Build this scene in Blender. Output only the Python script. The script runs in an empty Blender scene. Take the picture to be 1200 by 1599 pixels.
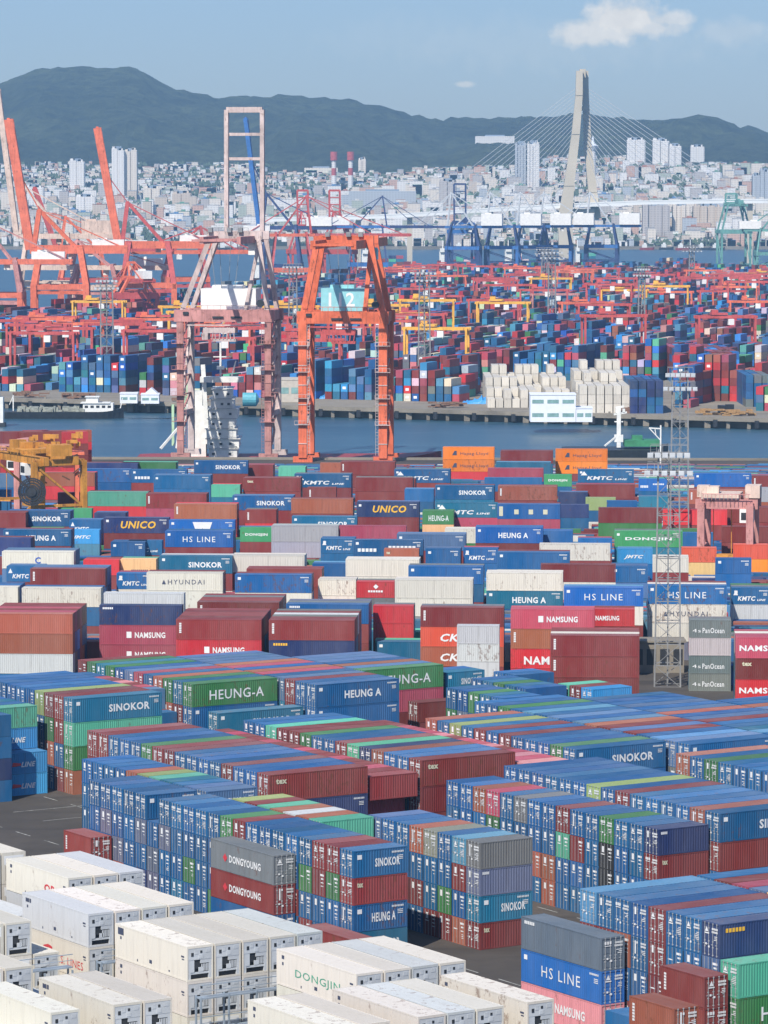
import bpy, math, random
import numpy as np
from mathutils import Vector, Matrix

SC = bpy.context.scene
COL = SC.collection
# ---------------------------------------------------------------- camera
FPX, HY, CAMH = 6100.0, 293.0, 72.8            # focal length in photo pixels, horizon row, eye height
TILT = math.atan((799.5 - HY) / FPX)
cd = bpy.data.cameras.new("camera")
cam = bpy.data.objects.new("camera", cd); COL.objects.link(cam)
cam.location = (0, 0, CAMH)
cam.rotation_euler = (math.pi / 2 - TILT, 0, 0)
cd.sensor_fit = 'HORIZONTAL'; cd.sensor_width = 36.0; cd.lens = 36.0 * FPX / 1200.0
cd.clip_start = 1.0; cd.clip_end = 40000.0
SC.camera = cam
SC.view_settings.view_transform = 'Standard'
SC.view_settings.look = 'None'
SC.view_settings.exposure = 0.40
SC.view_settings.gamma = 1.0
# ---------------------------------------------------------------- sun and sky
SUN_EL = math.radians(46.0)
SUN_X, SUN_Y = -0.42, -0.91
sd = bpy.data.lights.new("sun", 'SUN'); sd.energy = 4.9; sd.angle = math.radians(0.6); sd.color = (1.0, 0.95, 0.87)
sun = bpy.data.objects.new("sun", sd); COL.objects.link(sun)
n_ = math.hypot(SUN_X, SUN_Y)
sdir = Vector((SUN_X / n_ * math.cos(SUN_EL), SUN_Y / n_ * math.cos(SUN_EL), math.sin(SUN_EL)))
sun.rotation_euler = sdir.to_track_quat('Z', 'Y').to_euler()
sun.location = (-50, -50, 300)
W = bpy.data.worlds.new("World"); SC.world = W; W.use_nodes = True
nt = W.node_tree; nt.nodes.clear()
def wn(t, **k):
    n = nt.nodes.new(t)
    for a, v in k.items(): setattr(n, a, v)
    return n
def wmath(op, a, b=None, c=None, clamp=False):
    n = nt.nodes.new('ShaderNodeMath'); n.operation = op; n.use_clamp = clamp
    for i, v in enumerate((a, b, c)):
        if v is None: continue
        if isinstance(v, (int, float)): n.inputs[i].default_value = v
        else: nt.links.new(v, n.inputs[i])
    return n.outputs[0]
sky = wn('ShaderNodeTexSky', sky_type='NISHITA', sun_disc=False, sun_elevation=SUN_EL,
         sun_rotation=math.atan2(SUN_X, SUN_Y), altitude=80, air_density=1.0, dust_density=0.6, ozone_density=2.0)
tc = wn('ShaderNodeTexCoord'); sep = wn('ShaderNodeSeparateXYZ'); nt.links.new(tc.outputs['Generated'], sep.inputs[0])
ysafe = wmath('MAXIMUM', sep.outputs[1], 0.05)
az = wmath('DIVIDE', sep.outputs[0], ysafe)      # tangent of the bearing
el = wmath('DIVIDE', sep.outputs[2], ysafe)      # tangent of the elevation
comb = wn('ShaderNodeCombineXYZ'); nt.links.new(az, comb.inputs[0]); nt.links.new(el, comb.inputs[2])
nz = wn('ShaderNodeTexNoise'); nz.inputs['Scale'].default_value = 190.0; nz.inputs['Detail'].default_value = 6.0
nz.inputs['Roughness'].default_value = 0.55
nt.links.new(comb.outputs[0], nz.inputs['Vector'])
nzv = wmath('SUBTRACT', nz.outputs['Fac'], 0.5)
tot = None
for (bx, by, rx, ry, amp) in [(972, 30, 50, 24, 1.0), (912, 56, 44, 17, 0.85), (950, 48, 60, 18, .9), (1040, 33, 34, 10, .75),
                              (1000, 45, 60, 12, .8), (1142, 52, 50, 16, 0.26), (725, 133, 13, 4, .5), (640, 60, 110, 26, .06), (860, 70, 240, 30, .10)]:
    cx_, cz_ = (bx - 600) / FPX, (HY - by) / FPX
    dx = wmath('MULTIPLY', wmath('SUBTRACT', az, cx_), FPX / rx)
    dz = wmath('MULTIPLY', wmath('SUBTRACT', el, cz_), FPX / ry)
    r2 = wmath('ADD', wmath('MULTIPLY', dx, dx), wmath('MULTIPLY', dz, dz))
    g = wmath('SUBTRACT', 1.55, wmath('SQRT', r2))
    g = wmath('ADD', g, wmath('MULTIPLY', nzv, 2.4))
    g = wmath('MULTIPLY', wmath('MULTIPLY', g, 1.15, clamp=True), amp)
    tot = g if tot is None else wmath('MAXIMUM', tot, g)
cl_lit = wmath('MULTIPLY_ADD', nzv, 0.5, 1.0)
skyb = wn('ShaderNodeVectorMath', operation='MULTIPLY'); nt.links.new(sky.outputs[0], skyb.inputs[0]); skyb.inputs[1].default_value = (0.90, 1.03, 1.32)
mixn = wn('ShaderNodeMix', data_type='RGBA')
nt.links.new(wmath('MULTIPLY', tot, 1.0, clamp=True), mixn.inputs['Factor'])
nt.links.new(skyb.outputs[0], mixn.inputs['A'])
clc = wn('ShaderNodeVectorMath', operation='SCALE'); clc.inputs[0].default_value = (13.0, 11.9, 9.9); nt.links.new(cl_lit, clc.inputs['Scale'])
nt.links.new(clc.outputs[0], mixn.inputs['B'])
bg = wn('ShaderNodeBackground'); bg.inputs['Strength'].default_value = 0.084
out = wn('ShaderNodeOutputWorld')
nt.links.new(mixn.outputs['Result'], bg.inputs['Color']); nt.links.new(bg.outputs[0], out.inputs[0])

# ---------------------------------------------------------------- helpers
def gp(px, py, h=0.0):
    """ground-plan point seen at photo pixel (px,py) at height h"""
    rx = (px - 600) / FPX; ry = -(py - 799.5) / FPX
    c, s = math.cos(TILT), math.sin(TILT)
    d = (rx, c + ry * s, -s + ry * c)
    t = (h - CAMH) / d[2]
    return d[0] * t, d[1] * t
def zat(py, Y):
    return CAMH - (py - HY) / FPX * Y
def xat(px, Y):
    return (px - 600) / FPX * Y
_used = {}
def new_obj(name, data, parent=None, mat=None):
    o = bpy.data.objects.new(name, data); COL.objects.link(o)
    if parent is not None: o.parent = parent
    if mat is not None and data is not None and len(data.materials) == 0: data.materials.append(mat)
    return o
def tag(o, label=None, cat=None, group=None, kind=None):
    if label: o["label"] = label
    if cat: o["category"] = cat
    if group: o["group"] = group
    if kind: o["kind"] = kind
    return o
def empty(name, loc, rz=0.0):
    o = bpy.data.objects.new(name, None); COL.objects.link(o)
    o.location = loc; o.rotation_euler = (0, 0, rz); o.empty_display_size = 0.5
    return o
class MB:
    def __init__(s): s.v = []; s.f = []; s.c = []; s.n = 0
    def add(s, vs, fs, col=None):
        b = s.n; s.v.extend(vs); s.n += len(vs)
        for f in fs:
            s.f.append(tuple(i + b for i in f)); s.c.append(col)
    def box(s, x0, y0, z0, x1, y1, z1, col=None, M=None, bottom=True):
        vs = [(x0, y0, z0), (x1, y0, z0), (x1, y1, z0), (x0, y1, z0), (x0, y0, z1), (x1, y0, z1), (x1, y1, z1), (x0, y1, z1)]
        if M is not None: vs = [tuple(M @ Vector(v)) for v in vs]
        fs = [(0, 1, 5, 4), (1, 2, 6, 5), (2, 3, 7, 6), (3, 0, 4, 7), (4, 5, 6, 7)]
        if bottom: fs.append((3, 2, 1, 0))
        s.add(vs, fs, col)
    def bar(s, p, q, w, h=None, col=None):
        h = h or w; p = Vector(p); q = Vector(q); d = q - p
        if d.length < 1e-6: return
        d.normalize(); up = Vector((0, 0, 1)) if abs(d.z) < 0.95 else Vector((0, 1, 0))
        a = d.cross(up).normalized(); b = a.cross(d).normalized()
        vs = []
        for e in (p, q):
            for sx, sy in ((-1, -1), (1, -1), (1, 1), (-1, 1)):
                vs.append(tuple(e + a * (sx * w / 2) + b * (sy * h / 2)))
        s.add(vs, [(0, 1, 2, 3), (7, 6, 5, 4), (0, 4, 5, 1), (1, 5, 6, 2), (2, 6, 7, 3), (3, 7, 4, 0)], col)
    def cyl(s, p, q, r, n=8, r2=None, col=None):
        r2 = r if r2 is None else r2; p = Vector(p); q = Vector(q); d = (q - p).normalized()
        up = Vector((0, 0, 1)) if abs(d.z) < 0.95 else Vector((0, 1, 0))
        a = d.cross(up).normalized(); b = a.cross(d).normalized(); vs = []
        for e, rr in ((p, r), (q, r2)):
            for i in range(n):
                t = 2 * math.pi * i / n
                vs.append(tuple(e + a * (rr * math.cos(t)) + b * (rr * math.sin(t))))
        fs = [(i, (i + 1) % n, n + (i + 1) % n, n + i) for i in range(n)] + [tuple(range(n - 1, -1, -1)), tuple(range(n, 2 * n))]
        s.add(vs, fs, col)
    def quad(s, a, b, c, d, col=None): s.add([a, b, c, d], [(0, 1, 2, 3)], col)
    def mesh(s, name, mat=None):
        me = bpy.data.meshes.new(name); me.from_pydata(s.v, [], s.f)
        if any(c is not None for c in s.c):
            at = me.color_attributes.new("tint", 'FLOAT_COLOR', 'CORNER')
            ls = np.array([len(f) for f in s.f]); cc = np.array([(*(c or (1, 1, 1)),) for c in s.c], dtype=np.float32)
            if cc.shape[1] == 3: cc = np.hstack([cc, np.ones((len(cc), 1), np.float32)])
            at.data.foreach_set("color", np.repeat(cc, ls, axis=0).ravel())
        if mat: me.materials.append(mat)
        me.validate(); me.update()
        return me
    def build(s, name, mat, parent=None): return new_obj(name, s.mesh(name, mat), parent)

# ---------------------------------------------------------------- materials
def mat_new(name):
    m = bpy.data.materials.new(name); m.use_nodes = True
    t = m.node_tree; b = t.nodes['Principled BSDF']
    return m, t, b
def N(t, ty, **k):
    n = t.nodes.new(ty)
    for a, v in k.items(): setattr(n, a, v)
    return n
def noise(t, scale, detail=4.0, rough=0.55, coord='Object', stretch=None):
    tcn = N(t, 'ShaderNodeTexCoord'); mp = N(t, 'ShaderNodeMapping')
    t.links.new(tcn.outputs[coord], mp.inputs[0])
    if stretch: mp.inputs['Scale'].default_value = stretch
    n = N(t, 'ShaderNodeTexNoise'); n.inputs['Scale'].default_value = scale; n.inputs['Detail'].default_value = detail
    n.inputs['Roughness'].default_value = rough
    t.links.new(mp.outputs[0], n.inputs['Vector'])
    return n, mp
def ramp(t, src, p0, p1, c0=(0, 0, 0, 1), c1=(1, 1, 1, 1)):
    r = N(t, 'ShaderNodeValToRGB'); r.color_ramp.elements[0].position = p0; r.color_ramp.elements[1].position = p1
    r.color_ramp.elements[0].color = c0; r.color_ramp.elements[1].color = c1
    t.links.new(src, r.inputs[0]); return r.outputs[0]
def mixc(t, fac, a, b, mode='MIX'):
    m = N(t, 'ShaderNodeMix', data_type='RGBA', blend_type=mode)
    for sock, v in (('Factor', fac), ('A', a), ('B', b)):
        if isinstance(v, (int, float)): m.inputs[sock].default_value = v
        elif isinstance(v, tuple): m.inputs[sock].default_value = v if len(v) == 4 else (*v, 1)
        else: t.links.new(v, m.inputs[sock])
    return m.outputs['Result']
def simple(name, col, rough=0.6, metal=0.0, var=0.25, scale=0.6, bump=0.0):
    m, t, b = mat_new(name)
    n, mp = noise(t, scale, 5.0)
    f = ramp(t, n.outputs['Fac'], 0.3, 0.7)
    dark = tuple(c * (1 - var) for c in col); lite = tuple(min(1, c * (1 + var * .6)) for c in col)
    t.links.new(mixc(t, f, dark, lite), b.inputs['Base Color'])
    b.inputs['Roughness'].default_value = rough; b.inputs['Metallic'].default_value = metal
    if bump:
        bp = N(t, 'ShaderNodeBump'); bp.inputs['Strength'].default_value = bump; t.links.new(n.outputs['Fac'], bp.inputs['Height'])
        t.links.new(bp.outputs[0], b.inputs['Normal'])
    return m
def paint(name, source, roof=False, dust=(0.50, 0.54, 0.57), grime=0.26):
    """weathered container paint; the colour comes from the object or from the mesh"""
    m, t, b = mat_new(name)
    if source == 'object':
        oi = N(t, 'ShaderNodeObjectInfo'); base = oi.outputs['Color']
    else:
        at = N(t, 'ShaderNodeAttribute'); at.attribute_name = 'tint'; base = at.outputs['Color']
    n1, _ = noise(t, 0.35, 6.0, 0.6, stretch=(1, 1, 0.35))
    f1 = ramp(t, n1.outputs['Fac'], 0.35, 0.72)
    c = mixc(t, f1, mixc(t, 0.10, base, (0.02, 0.02, 0.025)), mixc(t, 0.13, base, (0.34, 0.33, 0.31)))
    n5, _ = noise(t, 2.2, 5.0, 0.65, stretch=(1.3, 1.3, 0.10))           # runs of grime down the walls
    f5 = ramp(t, n5.outputs['Fac'], 0.50, 0.74)
    c = mixc(t, f5, c, mixc(t, grime, c, (0.06, 0.045, 0.035)))
    n2, _ = noise(t, 1.1, 9.0, 0.75, stretch=(1, 1, 0.6))
    src = n2.outputs['Fac']
    if source == 'object':
        ad = N(t, 'ShaderNodeMath', operation='MULTIPLY_ADD'); t.links.new(oi.outputs['Random'], ad.inputs[0]); ad.inputs[1].default_value = 0.15; ad.inputs[2].default_value = -0.085
        a2 = N(t, 'ShaderNodeMath', operation='ADD'); t.links.new(ad.outputs[0], a2.inputs[0]); t.links.new(src, a2.inputs[1]); src = a2.outputs[0]
    f2 = ramp(t, src, 0.60, 0.66)
    c = mixc(t, f2, c, mixc(t, 0.62, c, (0.13, 0.055, 0.028)))
    if roof:
        n3, _ = noise(t, 0.5, 6.0, 0.65, stretch=(0.2, 2.0, 1))
        f3 = ramp(t, n3.outputs['Fac'], 0.32, 0.70)
        c = mixc(t, f3, mixc(t, 0.015, c, (0.46, 0.50, 0.52)), mixc(t, 0.10 if dust[0] < .7 else .2, c, dust))
        if source == 'object':
            lo_ = mixc(t, 0.25, c, (0.02, 0.03, 0.04)); c = mixc(t, ramp(t, oi.outputs['Random'], 0.1, 0.9), lo_, mixc(t, 0.07, c, (0.55, 0.60, 0.64)))
    t.links.new(c, b.inputs['Base Color'])
    b.inputs['Roughness'].default_value = 0.50 if not roof else 0.70; b.inputs['Specular IOR Level'].default_value = 0.20 if not roof else 0.07
    n4, _ = noise(t, 3.0, 3.0)
    bp = N(t, 'ShaderNodeBump'); bp.inputs['Strength'].default_value = 0.15; bp.inputs['Distance'].default_value = 0.03
    t.links.new(n4.outputs['Fac'], bp.inputs['Height']); t.links.new(bp.outputs[0], b.inputs['Normal'])
    return m
M_PAINT = paint('container_paint', 'object')
M_ROOF = paint('container_roof_paint', 'object', True)
M_PAINTW = paint('insulated_panel_paint', 'object', False, grime=0.14); M_ROOFW = paint('insulated_roof_paint', 'object', True, (0.74, 0.73, 0.70), .12)
M_PAINT_T = paint('container_paint_mass', 'tint')
M_ROOF_T = paint('container_roof_paint_mass', 'tint', True)
M_MARK = simple('white_lettering', (0.72, 0.72, 0.70), 0.6, var=0.1)
M_MARKY = simple('yellow_lettering', (0.75, 0.42, 0.03), 0.6, var=0.1)
M_MARKR = simple('red_lettering', (0.55, 0.04, 0.05), 0.6, var=0.1)
M_MARKG = simple('green_lettering', (0.06, 0.32, 0.20), 0.6, var=0.1)
M_MARKK = simple('dark_lettering', (0.05, 0.06, 0.10), 0.6, var=0.1)
M_BARS = simple('galvanised_bars', (0.42, 0.43, 0.43), 0.45, 0.3, var=0.3)
M_DARK = simple('dark_machinery', (0.025, 0.027, 0.03), 0.5, var=0.4)
M_UNIT = simple('reefer_unit_panel', (0.50, 0.52, 0.53), 0.45, var=0.2)
M_STEEL = simple('light_steel', (0.25, 0.25, 0.245), 0.5, 0.2, var=0.25)
M_RACK = simple('rack_steel', (0.30, 0.36, 0.42), 0.5, 0.2, var=0.25)
# ---------------------------------------------------------------- container catalogue
PAL = {'B': (0.009, 0.106, 0.275), 'D': (0.020, 0.038, 0.125), 'T': (0.012, 0.145, 0.245), 'C': (0.035, 0.27, 0.60), 'L': (0.09, 0.26, 0.42),
       'R': (0.215, 0.032, 0.028), 'r': (0.58, 0.03, 0.035), 'P': (0.43, 0.065, 0.10), 'O': (0.36, 0.105, 0.055), 'X': (0.86, 0.24, 0.02),
       'K': (0.78, 0.11, 0.05), 'G': (0.045, 0.185, 0.055), 'd': (0.06, 0.36, 0.13), 'g': (0.10, 0.42, 0.27), 'Y': (0.27, 0.36, 0.12), 'W': (0.70, 0.645, 0.55),
       'E': (0.155, 0.17, 0.165), 'e': (0.42, 0.43, 0.43), 'N': (0.30, 0.285, 0.21), 'S': (0.13, 0.15, 0.21), 'Q': (0.78, 0.48, 0.20), 'Z': (0.012, 0.012, 0.014),
       'p': (0.62, 0.22, 0.24), 'V': (0.08, 0.16, 0.30), 'w': (0.56, 0.57, 0.56), 'H': (0.010, 0.120, 0.380)}
CN = {'B': 'blue', 'D': 'dark navy', 'T': 'teal blue', 'C': 'bright cyan', 'L': 'pale blue', 'R': 'maroon', 'r': 'bright red', 'P': 'crimson pink', 'O': 'rusty orange',
      'X': 'bright orange', 'K': 'orange red', 'G': 'dark green', 'd': 'light green', 'g': 'mint green', 'Y': 'olive green', 'W': 'cream white', 'E': 'plain grey',
      'e': 'light grey', 'N': 'tan grey', 'S': 'slate grey', 'Q': 'pale orange', 'Z': 'black open', 'p': 'faded pink', 'V': 'faded blue', 'w': 'pale grey', 'H': 'royal blue'}
CN['S'] = 'slate grey'
YAW = math.radians(32.3); YAWM = math.radians(-3.5)
LX, LY = math.cos(YAW), math.sin(YAW); WX, WY = math.sin(YAW), -math.cos(YAW)
def LW(l, w): return l * LX + w * WX, l * LY + w * WY
rng = random.Random(11)
FILL = 'BBBBBBBBBRRRRDDGGTTTOOgESPLC'
CONT = []
def tint_of(col):
    a = rng.uniform(0.80, 1.16) if col not in 'Ww' else rng.uniform(0.86, 1.06)
    j = 0.09 if col not in 'Ww' else 0.02
    return tuple(min(0.9, max(0.004, c * a * rng.uniform(1 - j, 1 + j))) for c in PAL[col])
def cont(x, y, z, yaw, length, ht, col, text=None, kind='dry', where='', doors=True, row='', nth=0, tier=0, twoside=False, marks=True):
    CONT.append(dict(x=x, y=y, z=z, yaw=yaw, L=length, h=ht, col=col, text=text, kind=kind, where=where, doors=doors, row=row, nth=nth, tier=tier, marks=marks,
                     two=twoside, tint=tint_of(col)))
PITCH = 2.53
def strip(L0, W0, length, tiers, desc, texts={}, ht=None, zero=0, maxcol=None, marks=True):
    """a row of stacks side by side; doors face -l, the near end shows its long side. tiers: strings, top layer first, near end first; '-' nothing"""
    ll = 12.19 if length == 40 else 6.06
    ht = ht or (2.896 if length == 40 else 2.591)
    nt_ = len(tiers)
    for k, s in enumerate(tiers):
        z = (nt_ - 1 - k) * (ht + 0.012)
        n = len(tiers[0])
        for c in range(n):
            ch = s[c] if c < len(s) else rng.choice(FILL)
            if ch == '-': continue
            if ch == '?': ch = rng.choice(FILL)
            wc = W0 - c * PITCH - 1.22
            x, y = LW(L0 + ll / 2, wc)
            cont(x, y, z, YAW, ll, ht, ch, texts.get((k, c)), where='strip', row=desc, nth=c, tier=k, marks=marks)
def R(n): return '?' * n
strip(192.3, -309.6, 20, ["BRRBBBBBRGBBBBB-BBBBB", "RGRGBBBBBBBBBBSBSBBSB", "BBBBRBGBBBBBGBBSBBSBB", "TBBRB" + R(16)], "row with blue end box above maroon",
      {(0, 0): 'S', (1, 0): 'c', (2, 0): 'A', (3, 0): 'S'})
strip(198.8, -326.0, 20, ["gOwOgRY--VVBTgYOBBBB", "BBgBBRBBBBBBBBBBBBBB"[0:20], R(20), R(20)], "low row with mint green end box", {(0, 9): 'A'})
strip(205.1, -307.2, 20, ["ELBNOBBV", "SRBBBBBB", "TBGBRRBB", "RORRBBB?"], "row ended by plain grey box", {(2, 0): 'S', (3, 0): 'c', (1, 0): 'm'})
strip(205.9, -348.2, 40, ["RBBRBBBBRRGBBBRR", "DBB?BRBB?BBBTBRR", R(16), R(16)], "row ended by long maroon box", {(0, 0): 'c'})
strip(218.5, -348.5, 20, ["RRPRRPRRPRRPRRPR", "-PRRPRRPR" + R(7), "D" + R(15), R(16)], "short row beside the long maroon end box", {})
strip(225.1, -348.6, 40, ["RBBODgRBBGRRgBB", "RBB?BRB?BBTBRBB", "R" + R(14), R(15)], "row ended by second long maroon box", {(0, 0): 'c'})
strip(237.7, -347.5, 20, ["pPpPRpPPRpPPPRR", R(15), R(15), R(15)], "pink roofed short row", {})
strip(243.8, -346.4, 40, ["BGBBBRBRBYBO", "BBT?BBRB????", R(12), R(12)], "row with a navy lettered end box", {(0, 0): 'S'})
strip(256.7, -342.9, 40, ["BVLBRVROVBVBLBGBB", "BE" + R(15), R(17), R(17)], "second row with a navy lettered end box", {(0, 0): 'S'})
strip(269.2, -336.0, 40, ["RBVBLTBBRVBOVBVBBB", R(18), R(18), R(18)], "far flat roofed row", {})
strip(281.8, -336.0, 40, ["BVBRBPPLRBVOBB", R(14), R(14), R(14)], "farthest flat roofed row", {})
strip(224.1, -304.3, 20, ["DBBGBBRBBEBPOBB", "RBBZBRgBBBBGBBB", "BBBZBBBOOBBBBRB", "RBB?BBBOBBBRBBB", ][0:4], "row ended by dark navy box over maroon", {(0, 0): 'm', (1, 0): 'c'})
strip(230.5, -302.9, 40, ["BOBBBBRBYBBBBBB", "R" + R(14), "B" + R(14), R(15)], "row with blue end box right of centre", {(0, 0): 'S'})
strip(251.4, -303.0, 40, ["RBBTGBBBBBBGBO", R(14), R(14), R(14)], "row cut by the right edge", {})
strip(195.3, -256.6, 40, ["DBBRBBBL", "VBBRBORR", "GGGRBBDG", "BTR?B?BB"], "front right row with dark end box", {(0, 0): 'y'})
strip(208.0, -254.0, 40, ["BRBgQVPRB", R(9), R(9), R(9)], "roofs behind the dark end box", {})
strip(220.6, -250.0, 40, ["BBVBRBLVBB", R(10), R(10), R(10)], "second roofs behind the dark end box", {})
strip(195.3, -254.0, 40, ["g", "G", "G"], "mint and green stack at bottom right edge", {(1, 0): 'a'})
# row far left
strip(217.1, -413.3, 40, ["TRRYBBBBBB", "gRGBBBTBBR", "GBOBRBBBRB", "ORBBBBRBTB"], "left row ended by teal lettered box", {(0, 0): 'S'})
strip(229.9, -421.5, 20, ["-pPRVYVV", "BRpOBBBB", R(8), R(8)][1:], "short row behind teal lettered box", {(0, 0): 'K'})
strip(229.9, -424.5, 20, ["VPRpRPBB", R(8), R(8), R(8)], "pink roofs left of green lettered box", {})
strip(236.1, -417.8, 40, ["GTGOBPVBGTGR", R(12), R(12), R(12)], "row ended by green lettered box", {(0, 0): 'a'})
strip(236.1, -411.5, 40, ["T--", "B--", "B--"], "stack under the green lettered box", {(0, 0): 'S'})
strip(248.7, -409.1, 40, ["BBRVBPOBPOVVVV", "BBR?BBBB??????", R(14), R(14)], "row ended by blue lettered box left of middle", {(0, 0): 'A'})
strip(259.7 + 1.6, -418.3, 40, ["GVOBVVV", R(7), R(7), R(7)], "row ended by second green lettered box", {(0, 0): 'a'})
strip(265.9, -412.5, 20, ["R", "R", "B"], "maroon stack below second green box", {})
strip(274.3, -419.0, 20, ["TB", "TB", "BR", "BR"], "small teal stack near the middle", {(0, 0): 'S', (1, 0): 's'})
strip(280.4, -412.0, 20, ["BB", "BB", "BB", "??"], "small blue stack near the middle", {})
strip(274.0, -400.0, 20, ["BTGTB", R(5), R(5), R(5)], "low blue roofs near the middle", {})
strip(280.5, -395.0, 20, ["CRg", "???", "???", "???"], "small cyan stack near the middle", {(0, 0): 'l'})
strip(266.2, -394.0, 20, ["BTGBB", R(5), R(5), R(5)], "low teal roofs near the middle", {})
strip(209.0, -416.2, 20, ["-gBTB", "-CBBB", "CRBBB", "CBBBB"], "stack at the left edge", {(1, 1): 'l', (2, 0): 'l', (3, 0): 'l'})
strip(202.6, -413.0, 20, ["BDBBB", "BBDBB", "DBBBB", "BBBBB"], "dark blue stack at the left edge", {})
strip(204.3, -436.0, 40, ["BVRgBB", R(6), R(6), R(6)], "far left blue roofs", {})
# boxes turned the other way (doors towards the right front)
def abox(L0, W0, length, tiers, desc, texts={}, kind='dry', ht=None, z0=0):
    ll = 12.19 if length == 40 else 6.06
    ht = ht or (2.896 if length == 40 else 2.591)
    for k, ch in enumerate(tiers):
        if ch == '-': continue
        z = z0 + (len(tiers) - 1 - k) * (ht + 0.012)
        x, y = LW(L0 + 1.22, W0 - ll / 2)
        cont(x, y, z, YAW + math.pi / 2, ll, ht, ch, texts.get(k), kind=kind, where='turned', row=desc, tier=k)
abox(192.3, -269.3, 40, "SHp", "stack right of the white boxes", {0: 'm', 1: 'H', 2: 'N'})
abox(192.4, -254.8, 20, "RRR", "stack beside the mint end box", {0: 'v', 1: 'v'})
abox(182.9, -246.2, 20, "ORB", "stack at the bottom right", {0: 'v'})
abox(192.3, -262.6, 20, "B", "single box beside the right stack", {0: 'K'})
abox(189.7, -320.0, 40, "ERB", "stack before the blue door wall", {0: 'J', 1: 'J'})
abox(189.6, -357.2, 20, "RR", "short stack left of the blue door wall", {0: 'v'})
abox(189.6, -302.0, 40, "R", "single box behind the white boxes", {})
# refrigerated boxes, bays along W, columns along L
def bay(W0, cols, desc, texts={}):
    for i, (l0, n) in enumerate(cols):
        for k in range(n):
            x, y = LW(l0 + 1.22, W0 - 6.095)
            cont(x, y, (n - 1 - k) * 2.908, YAW + math.pi / 2, 12.19, 2.896, rng.choice('WWWWw') if (k, i) not in ((0, 0),) else 'W', texts.get((i, k)), kind='reefer',
                 where='bay', row=desc, nth=i, tier=k)
bay(-320.0, [(145.0, 4), (147.6, 4), (150.2, 4), (152.8, 4), (155.4, 4), (158.0, 4), (160.6, 4)], "back bay")
bay(-305.2, [(144.2, 3), (146.8, 3), (149.4, 3), (152.0, 3), (154.6, 3), (159.7, 4), (162.3, 4), (164.9, 4)], "second bay", {(5, 0): 'r'})
bay(-289.0, [(137.5, 3), (140.1, 3), (142.7, 4), (145.3, 4), (147.9, 3), (153.1, 4), (155.7, 4), (158.3, 4), (160.9, 4)], "third bay", {(5, 1): 't', (5, 0): 'q'})
bay(-272.0, [(131.5, 4), (134.1, 4), (136.7, 4), (139.3, 3), (141.9, 1), (147.3, 2), (153.1, 4), (155.7, 4), (158.3, 4), (160.9, 4), (163.5, 4)], "fourth bay", {(6, 0): 'u'})
bay(-255.4, [(126.9, 3), (129.5, 3), (132.1, 4), (137.4, 4), (140.0, 4), (145.5, 2), (148.1, 2), (150.7, 2), (158.9, 4), (161.5, 4), (164.1, 4), (166.7, 4)], "fifth bay", {(8, 0): 'D', (3, 0): 'q'})
bay(-239.5, [(140.0, 3), (146.9, 4), (149.5, 4), (154.4, 4), (157.0, 4), (159.6, 4), (164.2, 4)], "front bay", {})
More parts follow.
